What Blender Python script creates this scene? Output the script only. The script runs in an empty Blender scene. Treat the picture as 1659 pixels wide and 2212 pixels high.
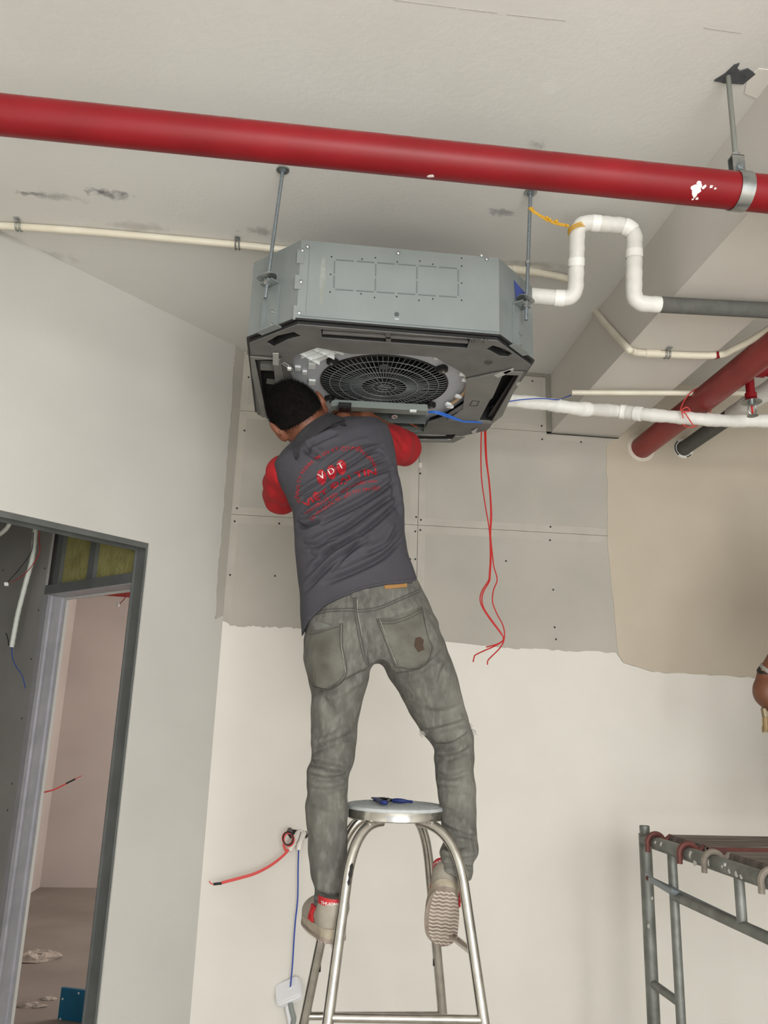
import bpy, bmesh, math, random
import numpy as np
from mathutils import Vector, Matrix
from mathutils.bvhtree import BVHTree
from mathutils.geometry import delaunay_2d_cdt
random.seed(7); rng = np.random.default_rng(7)
scene = bpy.context.scene
COL = scene.collection

# ------------------------------------------------------------------ camera
F = 1740.0                                   # focal length in pixels of the 1659 x 2212 frame
PITCH, YAW, ROLL = math.radians(14.74), math.radians(5.91), math.radians(1.86)
EYE = np.array([0.0, 0.0, 1.5])
_f = np.array([math.sin(YAW)*math.cos(PITCH), math.cos(YAW)*math.cos(PITCH), math.sin(PITCH)])
_r = np.array([math.cos(YAW), -math.sin(YAW), 0.0]); _u = np.cross(_r, _f)
RIGHT = math.cos(ROLL)*_r + math.sin(ROLL)*_u
UP = -math.sin(ROLL)*_r + math.cos(ROLL)*_u
RM = np.array([RIGHT, UP, _f])
cam = bpy.data.cameras.new('camera'); cam_ob = bpy.data.objects.new('camera', cam); COL.objects.link(cam_ob)
cam.sensor_fit = 'HORIZONTAL'; cam.sensor_width = 36.0; cam.lens = 36.0*F/1659.0
cam.clip_start = 0.05; cam.clip_end = 60
m = Matrix.Identity(4)
for i in range(3):
    m[i][0] = RIGHT[i]; m[i][1] = UP[i]; m[i][2] = -_f[i]; m[i][3] = EYE[i]
cam_ob.matrix_world = m
scene.camera = cam_ob

# ------------------------------------------------------------------ light and exposure
world = bpy.data.worlds.new('daylight'); scene.world = world; world.use_nodes = True
bg = world.node_tree.nodes['Background']
bg.inputs[0].default_value = (0.93, 0.97, 1.0, 1); bg.inputs[1].default_value = 0.75
def area_light(name, loc, target, sx, sy, power, color=(1, 1, 1)):
    l = bpy.data.lights.new(name, 'AREA'); l.shape = 'RECTANGLE'; l.size = sx; l.size_y = sy
    l.energy = power; l.color = color
    o = bpy.data.objects.new(name, l); COL.objects.link(o); o.location = loc
    o.rotation_euler = (Vector(target)-Vector(loc)).to_track_quat('-Z', 'Y').to_euler()
    return o
sun = bpy.data.lights.new('sun', 'SUN'); sun.energy = 7.5; sun.angle = math.radians(2); sun.color = (1.0, .985, .96)
sun_ob = bpy.data.objects.new('sun', sun); COL.objects.link(sun_ob); sun_ob.rotation_euler = Vector((-.25, .62, -.80)).to_track_quat('-Z', 'Y').to_euler()
area_light('window_daylight', (0.9, -3.3, 1.5), (0.3, 3.0, 1.5), 2.6, 2.2, 122, (1.0, 0.995, 0.975))
area_light('back_room_fill', (1.6, 6.2, 1.7), (-2.0, 6.6, 1.3), 1.6, 1.6, 62, (1.0, 0.93, 0.90))  # added unseen area light that brightens the back room, no window modelled
scene.view_settings.view_transform = 'Standard'
scene.view_settings.look = 'None'
scene.view_settings.gamma = 1.0
scene.view_settings.use_curve_mapping = False
scene.view_settings.exposure = 0.70

# ------------------------------------------------------------------ measuring helpers (photo pixel -> point on a known plane)
def ray(px, py):
    return np.array([(px-829.5)/F, -(py-1106)/F, 1.0]) @ RM
def at_y(px, py, y): d = ray(px, py); return EYE + d*(y/d[1])
def at_z(px, py, z): d = ray(px, py); return EYE + d*((z-EYE[2])/d[2])
def at_x(px, py, x): d = ray(px, py); return EYE + d*(x/d[0])

WALL_Y, CEIL_Z, CORNER_X = 3.39, 3.11, -0.305
S2 = math.sqrt(0.5)
def diag(t, z, off=0.0):                     # point on the slanted left wall: t along it from the corner, off into the room
    return np.array([CORNER_X + t*S2 + off*S2, WALL_Y + t*S2 - off*S2, z])
def diag_px(px, py):
    d = ray(px, py); n = np.array([-1.0, 1.0, 0.0]); c = WALL_Y - CORNER_X
    w = EYE + d*((c - n@EYE)/(n@d)); return (w[0]-CORNER_X)/S2, w[2]

# ------------------------------------------------------------------ materials
def lin(c):
    if isinstance(c, str):
        c = c.lstrip('#'); c = [int(c[i:i+2], 16)/255 for i in (0, 2, 4)]
    return [((x+0.055)/1.055)**2.4 if x > 0.04045 else x/12.92 for x in c] + [1.0]
MATS = {}
def mat(name, color, rough=0.6, metal=0.0, color2=None, scale=8.0, lo=0.35, hi=0.7, bump=0.0, bscale=60.0,
        detail=4.0, dust=None, spec=None, stretch=None, trans=0.0):
    if name in MATS: return MATS[name]
    mt = bpy.data.materials.new(name); mt.use_nodes = True
    nt = mt.node_tree; b = nt.nodes['Principled BSDF']
    b.inputs['Base Color'].default_value = lin(color); b.inputs['Roughness'].default_value = rough
    b.inputs['Metallic'].default_value = metal
    if spec is not None: b.inputs['Specular IOR Level'].default_value = spec
    if trans: b.inputs['Transmission Weight'].default_value = trans
    tc = nt.nodes.new('ShaderNodeTexCoord')
    vec = tc.outputs['Object']
    if stretch:
        mp = nt.nodes.new('ShaderNodeMapping'); mp.inputs['Scale'].default_value = stretch
        nt.links.new(vec, mp.inputs[0]); vec = mp.outputs[0]
    out = None
    if color2 is not None:
        n = nt.nodes.new('ShaderNodeTexNoise'); n.inputs['Scale'].default_value = scale; n.inputs['Detail'].default_value = detail
        nt.links.new(vec, n.inputs['Vector'])
        mr = nt.nodes.new('ShaderNodeMapRange'); mr.inputs[1].default_value = lo; mr.inputs[2].default_value = hi
        nt.links.new(n.outputs[0], mr.inputs[0])
        mx = nt.nodes.new('ShaderNodeMix'); mx.data_type = 'RGBA'
        mx.inputs[6].default_value = lin(color); mx.inputs[7].default_value = lin(color2)
        nt.links.new(mr.outputs[0], mx.inputs[0]); out = mx.outputs[2]
    if dust:                                  # settled dust on upward faces
        g = nt.nodes.new('ShaderNodeNewGeometry'); sp = nt.nodes.new('ShaderNodeSeparateXYZ')
        nt.links.new(g.outputs['Normal'], sp.inputs[0])
        n2 = nt.nodes.new('ShaderNodeTexNoise'); n2.inputs['Scale'].default_value = 30
        nt.links.new(tc.outputs['Object'], n2.inputs['Vector'])
        ad = nt.nodes.new('ShaderNodeMath'); ad.operation = 'MULTIPLY_ADD'; ad.inputs[1].default_value = 0.5
        nt.links.new(n2.outputs[0], ad.inputs[0]); nt.links.new(sp.outputs['Z'], ad.inputs[2])
        mr2 = nt.nodes.new('ShaderNodeMapRange'); mr2.inputs[1].default_value = dust[1]; mr2.inputs[2].default_value = dust[2]
        nt.links.new(ad.outputs[0], mr2.inputs[0])
        mx2 = nt.nodes.new('ShaderNodeMix'); mx2.data_type = 'RGBA'; mx2.inputs[7].default_value = lin(dust[0])
        if out: nt.links.new(out, mx2.inputs[6])
        else: mx2.inputs[6].default_value = lin(color)
        nt.links.new(mr2.outputs[0], mx2.inputs[0]); out = mx2.outputs[2]
    if out: nt.links.new(out, b.inputs['Base Color'])
    if bump:
        n = nt.nodes.new('ShaderNodeTexNoise'); n.inputs['Scale'].default_value = bscale; n.inputs['Detail'].default_value = 3
        nt.links.new(vec, n.inputs['Vector'])
        bp = nt.nodes.new('ShaderNodeBump'); bp.inputs['Strength'].default_value = bump; bp.inputs['Distance'].default_value = 0.01
        nt.links.new(n.outputs[0], bp.inputs['Height']); nt.links.new(bp.outputs[0], b.inputs['Normal'])
    MATS[name] = mt; return mt

def stained(mt, stains):
    """dirt marks on a surface: (x, y, z, half length along x, half width along y/z, colour, strength)"""
    nt = mt.node_tree; b = nt.nodes['Principled BSDF']
    tc = nt.nodes.new('ShaderNodeTexCoord')
    src = b.inputs['Base Color'].links[0].from_socket if b.inputs['Base Color'].links else None
    for (x, y, z, rx, ry, c, st, ns) in stains:
        mp = nt.nodes.new('ShaderNodeMapping'); mp.vector_type = 'POINT'
        mp.inputs['Location'].default_value = (-x/rx, -y/ry, -z/ry); mp.inputs['Scale'].default_value = (1/rx, 1/ry, 1/ry)
        nt.links.new(tc.outputs['Object'], mp.inputs[0])
        ln = nt.nodes.new('ShaderNodeVectorMath'); ln.operation = 'LENGTH'; nt.links.new(mp.outputs[0], ln.inputs[0])
        n = nt.nodes.new('ShaderNodeTexNoise'); n.inputs['Scale'].default_value = ns; n.inputs['Detail'].default_value = 5
        nt.links.new(tc.outputs['Object'], n.inputs['Vector'])
        ad = nt.nodes.new('ShaderNodeMath'); ad.operation = 'MULTIPLY_ADD'; ad.inputs[1].default_value = 2.0
        nt.links.new(n.outputs[0], ad.inputs[0]); nt.links.new(ln.outputs['Value'], ad.inputs[2])
        mr = nt.nodes.new('ShaderNodeMapRange'); mr.inputs[1].default_value = 1.85; mr.inputs[2].default_value = 1.15
        mr.inputs[3].default_value = 0; mr.inputs[4].default_value = st
        nt.links.new(ad.outputs[0], mr.inputs[0])
        mx = nt.nodes.new('ShaderNodeMix'); mx.data_type = 'RGBA'; mx.inputs[7].default_value = lin(c)
        if src: nt.links.new(src, mx.inputs[6])
        else: mx.inputs[6].default_value = b.inputs['Base Color'].default_value
        nt.links.new(mr.outputs[0], mx.inputs[0]); src = mx.outputs[2]
    nt.links.new(src, b.inputs['Base Color'])

# ------------------------------------------------------------------ objects
ORG = {}
def tag(o, label=None, cat=None, group=None, kind=None):
    if label: o['label'] = label
    if cat: o['category'] = cat
    if group: o['group'] = group
    if kind: o['kind'] = kind
    return o
def thing(name, loc, label, cat, group=None):
    o = bpy.data.objects.new(name, None); COL.objects.link(o); o.location = loc; o.empty_display_size = 0.05
    ORG[o] = np.array(loc, float)
    return tag(o, label, cat, group)
def link_mesh(name, me, material, parent=None, smooth=True, loc=None):
    ob = bpy.data.objects.new(name, me); COL.objects.link(ob)
    if material and not me.materials: me.materials.append(material)
    if parent: ob.parent = parent
    ORG[ob] = ORG[parent] if parent in ORG else np.zeros(3)
    if loc is not None:
        ob.location = np.array(loc) - ORG[ob]; ORG[ob] = np.array(loc, float)
    if smooth is not None and len(me.polygons):
        me.polygons.foreach_set('use_smooth', [bool(smooth)]*len(me.polygons)); me.update()
    return ob
def np_mesh(name, V, Fs, material, parent=None, smooth=True):
    V = np.asarray(V, float)
    org = ORG[parent] if parent in ORG else np.zeros(3)
    me = bpy.data.meshes.new(name); me.from_pydata((V-org).tolist(), [], Fs if isinstance(Fs, list) else Fs.tolist()); me.validate()
    return link_mesh(name, me, material, parent, smooth)

def frame(d):
    d = np.asarray(d, float)/np.linalg.norm(d)
    a = np.array([0, 0, 1.0]) if abs(d[2]) < 0.9 else np.array([1.0, 0, 0])
    u = np.cross(a, d); u /= np.linalg.norm(u); return u, np.cross(d, u)
def catmull(P, n=8, closed=False):
    P = [np.asarray(p, float) for p in P]; o = []
    N = len(P); rngs = range(N if closed else N-1)
    for i in rngs:
        if closed: a, b, c, d = P[i-1], P[i], P[(i+1) % N], P[(i+2) % N]
        else: a, b, c, d = P[max(i-1, 0)], P[i], P[i+1], P[min(i+2, N-1)]
        for k in range(n):
            t = k/n
            o.append(0.5*((2*b)+(-a+c)*t+(2*a-5*b+4*c-d)*t*t+(-a+3*b-3*c+d)*t**3))
    if not closed: o.append(P[-1])
    return o
def fillet(P, r, n=7):
    P = [np.asarray(p, float) for p in P]; o = [P[0]]
    for i in range(1, len(P)-1):
        a, b, c = P[i-1], P[i], P[i+1]
        u = (a-b); lu = np.linalg.norm(u); u /= lu; v = (c-b); lv = np.linalg.norm(v); v /= lv
        rr = min(r, lu*0.45, lv*0.45); p, q = b+u*rr, b+v*rr
        for k in range(n+1):
            t = k/n; o.append((1-t)**2*p+2*t*(1-t)*b+t*t*q)
    o.append(P[-1]); return o

class MB:
    def __init__(s): s.v = []; s.f = []; s.mi = []; s.cur = 0
    def add(s, V, Fs):
        b = len(s.v); s.v += [tuple(map(float, p)) for p in V]; s.f += [tuple(b+i for i in f) for f in Fs]; s.mi += [s.cur]*len(Fs); return s
    def box(s, lo, hi):
        x0, y0, z0 = lo; x1, y1, z1 = hi
        return s.add([(x0,y0,z0),(x1,y0,z0),(x1,y1,z0),(x0,y1,z0),(x0,y0,z1),(x1,y0,z1),(x1,y1,z1),(x0,y1,z1)],
                     [(0,3,2,1),(4,5,6,7),(0,1,5,4),(1,2,6,5),(2,3,7,6),(3,0,4,7)])
    def obox(s, c, ax, ay, az, hx, hy, hz, bev=0.0):
        c, ax, ay, az = [np.asarray(q, float) for q in (c, ax, ay, az)]
        ax, ay, az = ax/np.linalg.norm(ax), ay/np.linalg.norm(ay), az/np.linalg.norm(az)
        if bev <= 0:
            V = [c+ax*hx*i+ay*hy*j+az*hz*k for k in (-1,1) for (i,j) in ((-1,-1),(1,-1),(1,1),(-1,1))]
            return s.add(V, [(0,3,2,1),(4,5,6,7),(0,1,5,4),(1,2,6,5),(2,3,7,6),(3,0,4,7)])
        out = []
        for (sx, sy, a0) in ((1,1,0),(-1,1,1),(-1,-1,2),(1,-1,3)):
            for k in range(4):
                a = math.pi/2*(a0+k/3); out.append((sx*(hx-bev)+bev*math.cos(a), sy*(hy-bev)+bev*math.sin(a)))
        b2 = min(bev, hz)*0.5; n = len(out); V = []
        for (kz, sc) in ((-hz, b2), (-hz+b2, 0), (hz-b2, 0), (hz, b2)):
            for (x, y) in out:
                V.append(c+ax*x*(1-sc/hx)+ay*y*(1-sc/hy)+az*kz)
        Fs = [tuple(range(n))[::-1], tuple(range(3*n, 4*n))]
        for r in range(3):
            for i in range(n): Fs.append((r*n+i, r*n+(i+1) % n, (r+1)*n+(i+1) % n, (r+1)*n+i))
        return s.add(V, Fs)
    def bar(s, a, b, w, h, up=(0,0,1)):
        a, b = np.asarray(a, float), np.asarray(b, float); d = b-a; L = np.linalg.norm(d); d /= L
        u = np.cross(d, np.asarray(up, float)); u /= np.linalg.norm(u); v = np.cross(u, d)
        return s.obox((a+b)/2, d, u, v, L/2, w/2, h/2)
    def tube(s, P, r, n=12, closed=False, caps=True):
        P = [np.asarray(p, float) for p in P]; N = len(P)
        rs = [r]*N if np.isscalar(r) else list(r)
        T = []
        for i in range(N):
            if closed: d = P[(i+1) % N]-P[i-1]
            else: d = P[min(i+1, N-1)]-P[max(i-1, 0)]
            T.append(d/(np.linalg.norm(d)+1e-12))
        u, v = frame(T[0]); V = []; 
        for i in range(N):
            u = u-T[i]*(u@T[i]); u /= np.linalg.norm(u); v = np.cross(T[i], u)
            for k in range(n):
                a = 2*math.pi*k/n; V.append(P[i]+rs[i]*(math.cos(a)*u+math.sin(a)*v))
        Fs = []
        for i in range(N if closed else N-1):
            j = (i+1) % N
            for k in range(n): Fs.append((i*n+k, i*n+(k+1) % n, j*n+(k+1) % n, j*n+k))
        if caps and not closed: Fs += [tuple(range(n))[::-1], tuple((N-1)*n+k for k in range(n))]
        return s.add(V, Fs)
    def cyl(s, a, b, r, n=20): return s.tube([a, b], r, n)
    def lathe(s, c, axis, prof, n=32):            # prof: (radius, height along axis)
        c = np.asarray(c, float); ax = np.asarray(axis, float); ax = ax/np.linalg.norm(ax); u, v = frame(ax)
        V = []; N = len(prof)
        for (r, h) in prof:
            for k in range(n):
                a = 2*math.pi*k/n; V.append(c+ax*h+max(r, 1e-5)*(math.cos(a)*u+math.sin(a)*v))
        Fs = []
        for i in range(N-1):
            for k in range(n): Fs.append((i*n+k, i*n+(k+1) % n, (i+1)*n+(k+1) % n, (i+1)*n+k))
        Fs += [tuple(range(n))[::-1], tuple((N-1)*n+k for k in range(n))]
        return s.add(V, Fs)
    def plate(s, outline, holes, fn, t0, t1):     # filled 2-D outline with holes, thickened t0..t1, mapped by fn(u, v, w)
        pts = []; edges = []
        for lp in [outline]+list(holes):
            b = len(pts); pts += [Vector((p[0], p[1])) for p in lp]; n = len(lp)
            edges += [(b+i, b+(i+1) % n) for i in range(n)]
        v2, e2, f2, ov, oe, of = delaunay_2d_cdt(pts, edges, [], 0, 1e-7)
        def inside(p, lp):
            c = False; n = len(lp); j = n-1
            for i in range(n):
                xi, yi, xj, yj = lp[i][0], lp[i][1], lp[j][0], lp[j][1]
                if (yi > p[1]) != (yj > p[1]) and p[0] < (xj-xi)*(p[1]-yi)/(yj-yi)+xi: c = not c
                j = i
            return c
        keep = []
        for f in f2:
            c = sum((v2[i] for i in f), Vector((0, 0)))/len(f)
            if inside(c, outline) and not any(inside(c, h) for h in holes): keep.append(tuple(f))
        n = len(v2)
        V = [fn(p[0], p[1], t0) for p in v2]+[fn(p[0], p[1], t1) for p in v2]
        Fs = [f[::-1] for f in keep]+[tuple(n+i for i in f) for f in keep]
        cnt = {}
        for f in keep:
            for i in range(len(f)):
                a, b = f[i], f[(i+1) % len(f)]; cnt[(a, b)] = 1
        for (a, b) in cnt:
            if (b, a) not in cnt: Fs.append((a, b, n+b, n+a))
        return s.add(V, Fs)
    def build(s, name, material, parent=None, smooth=False, label=None, mats=None, kind=None):
        org = ORG[parent] if parent in ORG else np.zeros(3)
        me = bpy.data.meshes.new(name)
        me.from_pydata((np.array(s.v)-org).tolist(), [], s.f)
        if mats:
            for q in mats: me.materials.append(q)
            me.polygons.foreach_set('material_index', s.mi)
        bm = bmesh.new(); bm.from_mesh(me); bmesh.ops.recalc_face_normals(bm, faces=bm.faces); bm.to_mesh(me); bm.free()
        ob = link_mesh(name, me, material, parent, None)
        if smooth:
            me.polygons.foreach_set('use_smooth', [True]*len(me.polygons))
            try: me.set_sharp_from_angle(angle=math.radians(40))
            except Exception: pass
        if label: ob['label'] = label
        if kind: ob['kind'] = kind
        return ob

def each(mb_list, name, material, parent, smooth=True, kind=None):
    return [b.build(name, material, parent, smooth, kind=kind) for b in mb_list]

def ragged(a, b, n, amp, seed=0):
    r = random.Random(seed); a, b = np.array(a, float), np.array(b, float); d = b-a; nn = np.array([-d[1], d[0]])/np.linalg.norm(d)
    return [tuple(a+d*(i/n)+nn*(r.uniform(-amp, amp) if 0 < i < n else 0)+d/n*(r.uniform(-.3, .3) if 0 < i < n else 0)) for i in range(n+1)]
def circle2(cx, cy, r, n=32, a0=0): return [(cx+r*math.cos(a0+2*math.pi*k/n), cy+r*math.sin(a0+2*math.pi*k/n)) for k in range(n)]

# ------------------------------------------------------------------ palette
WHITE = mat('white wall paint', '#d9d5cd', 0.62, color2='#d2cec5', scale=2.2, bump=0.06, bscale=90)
WHITE_L = mat('white paint with side shade', '#c5c3bd', 0.62, color2='#bdbbb5', scale=1.8, bump=0.05, bscale=90)  # darkened white: the side wall's lower light is put into the colour
CEILM = mat('white ceiling paint', '#d3d2ce', 0.65, color2='#cccac5', scale=1.3, bump=0.08, bscale=60)
BEAMM = mat('white beam paint', '#d2cec8', 0.65, color2='#cbc6bf', scale=2.0, bump=0.05)
BOARD = mat('grey plasterboard paper', '#aea9a0', 0.85, color2='#a5a198', scale=3.0, bump=0.04, bscale=200)
BOARD_EDGE = mat('plasterboard tapered edge', '#b3aea4', 0.85, color2='#aaa59b', scale=8.0)
PUTTY = mat('beige putty coat', '#bab09f', 0.75, color2='#b2a796', scale=2.5, bump=0.05)
GREYPUTTY = mat('grey joint filler', '#8d8a80', 0.85, color2='#817d73', scale=20)
DARKLINE = mat('dark gap', '#2a2926', 0.9)
SCREW = mat('black screw', '#23211f', 0.5, 0.4)
CONC = mat('concrete floor', '#cfcac2', 0.75, color2='#c0bab2', scale=4, bump=0.1)
GALV = mat('galvanised stud', '#b6b5ba', 0.42, 0.4, color2='#a4a4a9', scale=12, lo=0.3, hi=0.75)
GALV_D = mat('dull galvanised sheet', '#6f7270', 0.55, 0.35, color2='#626563', scale=9)
REDP = mat('red pipe paint', '#82111a', 0.42, color2='#730e15', scale=5, bump=0.04, bscale=25, spec=.3, dust=('#8a7a70', 0.75, 1.25))
REDD = mat('dark red pipe paint', '#8d2a28', 0.4, color2='#7b2220', scale=9, bump=0.05, bscale=40, dust=('#8a7a70', 0.95, 1.5))
PVC = mat('ivory conduit plastic', '#ddd7c6', 0.4, color2='#d2cbb8', scale=10)
WRAP = mat('white pipe wrap', '#e2e1dc', 0.5, color2='#d4d3cd', scale=14, bump=0.15, bscale=50)
WRAP2 = mat('white tape strip', '#efeeea', 0.35)
FOAM = mat('grey foam insulation', '#5d5e5a', 0.85, color2='#53544f', scale=30, bump=0.2, bscale=200)
ZINC = mat('zinc plated steel', '#b9bcbb', 0.3, 0.9, color2='#8f9492', scale=25)
ROD = mat('threaded rod steel', '#8d969b', 0.4, 0.85)
BLACKP = mat('black plastic', '#141414', 0.45)
REDW = mat('red wire insulation', '#b01a18', 0.4)
BLUEW = mat('blue wire insulation', '#2145a0', 0.4)
BLACKW = mat('black wire insulation', '#17171a', 0.45)

# ================================================================== the room
def struct(o): o['kind'] = 'structure'; return o
ceil_marks = []
for (px, py, rx, ry, c, st, ns) in [(235, 418, .075, .020, '#6f6e72', .85, 40), (120, 425, .10, .018, '#8d8c8c', .55, 30), (1085, 458, .05, .016, '#8c8b8e', .7, 40),
        (565, 500, .07, .02, '#94938f', .6, 30), (1160, 312, .03, .014, '#9b9a97', .6, 50), (1190, 185, .03, .02, '#d9d8d4', .8, 50),
        (300, 490, .14, .02, '#a6a49f', .5, 25), (1150, 570, .14, .016, '#99978f', .5, 30), (100, 555, .12, .03, '#a5a39d', .45, 25), (60, 418, .06, .008, '#7e7d7d', .7, 60)]:
    p = at_z(px, py, CEIL_Z); ceil_marks.append((p[0], p[1], p[2], rx*1.15, ry*1.7, c, min(1, st*1.15), ns))
stained(CEILM, ceil_marks)
struct(MB().box((-4, -3, CEIL_Z), (4, 8.3, CEIL_Z+.15)).build('ceiling', CEILM))
struct(MB().box((-4, -3, -.1), (4, 8.3, 0)).build('floor', CONC))
mk = MB()                                           # faint score lines on the ceiling
for (a, b) in (((850, 0), (985, 17)), ((990, 18), (1075, 28)), ((1095, 31), (1222, 45)), ((1520, 60), (1600, 72))):
    mk.bar(at_z(*a, CEIL_Z-.0004), at_z(*b, CEIL_Z-.0004), .0012, .0008)
struct(mk.build('trim_1', mat('pencil line', '#a5a29c', .8)))

BX0, BX1, BZ = 1.113, 1.434, 2.823
beam = struct(MB().box((BX0, -3, BZ), (BX1, WALL_Y, CEIL_Z)).build('beam', BEAMM))
# grey filler line where the beam and the ceiling meet the back wall
jt = MB()
jt.box((BX0-.022, WALL_Y-.004, BZ-.012), (BX0-.001, WALL_Y-.001, CEIL_Z))
jt.box((BX0-.022, WALL_Y-.004, BZ-.010), (BX1, WALL_Y-.001, BZ))
jt.box((CORNER_X+.01, WALL_Y-.006, CEIL_Z-.016), (BX0-.02, WALL_Y-.001, CEIL_Z))
struct(jt.build('trim_2', GREYPUTTY))
struct(MB().bar((BX0-.018, WALL_Y-.0045, BZ-.008), (BX1-.005, WALL_Y-.0045, BZ-.009), .002, .004).build('trim_3', DARKLINE))

# ---- back wall: plasterboard panels with open joints, skim coats over them
wall_back = struct(MB().box((CORNER_X-.02, WALL_Y+.012, 0), (3.3, WALL_Y+.10, CEIL_Z)).build('wall_back', mat('board backing', '#3a3834', .9)))
ORG[wall_back] = np.zeros(3)
X0, XJ, X2, Z1, Z2 = CORNER_X-.004, 0.502, 1.72, 2.347, 2.822
def panel(x0, x1, z0, z1, g=.0009):
    b = .035; mb = MB(); y = WALL_Y
    mb.cur = 0; mb.box((x0+g, y+.001, z0+g), (x1-g, y+.012, z1-g))
    mb.cur = 1; mb.box((x0+b, y, z0+b), (x1-b, y+.001, z1-b))
    return mb.build('panel', None, wall_back, mats=[BOARD_EDGE, BOARD])
pans = [panel(X0, XJ, Z1, Z2), panel(XJ, X2, Z1, Z2), panel(X0, XJ, 1.2, Z1), panel(XJ, X2, 1.2, Z1), panel(X0, XJ, Z2, CEIL_Z), panel(XJ, BX0, Z2, CEIL_Z),
        panel(X2, 3.3, 1.2, CEIL_Z), panel(X0, XJ, 0, 1.2), panel(XJ, X2, 0, 1.2), panel(X2, 3.3, 0, 1.2)]
sm = MB().lathe((0, 0, 0), (0, -1, 0), [(.0042, 0), (.0042, .0012), (.0026, .0018)], 10)
sme = bpy.data.meshes.new('screw'); sme.from_pydata(sm.v, [], sm.f); sme.materials.append(SCREW)
for (px, py) in [(537, 815), (528, 930), (512, 1098), (497, 1242), (594, 1244), (507, 1126), (603, 1131), (488, 1367), (908, 1023), (909, 1123), (908, 1145),
                 (899, 1117), (897, 1148), (886, 1208), (897, 1208), (1189, 1138), (1188, 1167), (1195, 1274), (1198, 1355), (1201, 1381), (1150, 823), (1170, 920), (1171, 949),
                 (1255, 955), (1093, 1212), (735, 1790), (650, 1795)]:
    link_mesh('screw', sme, None, wall_back, None, at_y(px, py, WALL_Y))
# lower white skim coat with a ragged top edge, putty coat on the right
def wy(px, py): p = at_y(px, py, WALL_Y); return (p[0], p[2])
top = []
for a, b, n, am in [((484, 1342), (500, 1352), 5, .003), ((500, 1352), (640, 1357), 24, .0045), ((640, 1357), (800, 1372), 16, .004), ((800, 1372), (960, 1386), 10, .002), ((960, 1386), (1090, 1400), 10, .001),
                    ((1090, 1400), (1330, 1410), 26, .004), ((1330, 1410), (1345, 1432), 4, .001), ((1345, 1432), (1410, 1452), 8, .001), ((1410, 1452), (1659, 1466), 22, .003), ((1659, 1466), (1900, 1480), 6, .002)]:
    top += ragged(wy(*a), wy(*b), n, am, n)[:-1]
low = [(X0-.012, wy(484, 1342)[1]+.0)]+top+[(3.3, top[-1][1]), (3.3, 0), (X0-.012, 0)]
MB().plate(low, [], lambda u, v, w: (u, WALL_Y+w, v), 0.0, -.003).build('paint_coat', WHITE, wall_back)
pl = [wy(1338, 942)]+ragged(wy(1310, 960), wy(1312, 1150), 14, .004, 3)+ragged(wy(1312, 1180), wy(1335, 1412), 10, .002, 5)[0:]+[wy(1346, 1431), wy(1410, 1451)]+ragged(wy(1420, 1452), wy(1659, 1465), 14, .002, 9)+[(3.3, 1.80), (3.3, CEIL_Z), (BX1+.002, CEIL_Z), (BX1+.002, BZ-.012)]
MB().plate(pl, [], lambda u, v, w: (u, WALL_Y+w, v), 0.0, -.0022).build('putty_coat', PUTTY, wall_back)
MB().plate(ragged(wy(905, 1000), wy(905, 1010), 1, 0)+[wy(912, 1010), wy(912, 1000)], [], lambda u, v, w: (u, WALL_Y+w, v), 0, -.0005).build('paint_dab', WHITE, wall_back)

# ---- slanted left wall with a door opening
TH = .08; DT, DZ = -.388, 2.143                     # thickness, right door jamb, head of the opening
DL = -1.55
def dbox(mb, t0, t1, z0, z1, o0, o1):
    P = [diag(t, z, o) for z in (z0, z1) for (t, o) in ((t0, o0), (t1, o0), (t1, o1), (t0, o1))]
    return mb.add(P, [(0,3,2,1),(4,5,6,7),(0,1,5,4),(1,2,6,5),(2,3,7,6),(3,0,4,7)])
wl = MB()
dbox(wl, DT, .0, 0, CEIL_Z, -TH, 0); dbox(wl, DL, DT, DZ, CEIL_Z, -TH, 0); dbox(wl, -3.0, DL, 0, CEIL_Z, -TH, 0)
wall_left = struct(wl.build('wall_left', BOARD)); ORG[wall_left] = np.zeros(3)
rg = []
seq = [diag_px(507, 763), diag_px(503, 800), diag_px(499, 880), diag_px(493, 950), diag_px(488, 1020), diag_px(482, 1100), diag_px(477, 1160), diag_px(470, 1230), diag_px(467, 1300), diag_px(463, 1337), diag_px(479, 1330)]
for i in range(len(seq)-1): rg += ragged(seq[i], seq[i+1], 7, .0035, 40+i)[:-1]
coat = [(-3.0, 0), (-3.0, CEIL_Z), (rg[0][0], CEIL_Z)]+rg+[(-.0, rg[-1][1]), (0, 0), (DT, 0), (DT, DZ), (DL, DZ), (DL, 0)]
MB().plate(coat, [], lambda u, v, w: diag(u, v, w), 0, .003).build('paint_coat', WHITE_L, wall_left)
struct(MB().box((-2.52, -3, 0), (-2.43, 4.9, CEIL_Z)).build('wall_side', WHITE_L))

struct(MB().box((3.3, -3, 0), (3.4, WALL_Y, CEIL_Z)).build('wall_right', WHITE_L))
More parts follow.
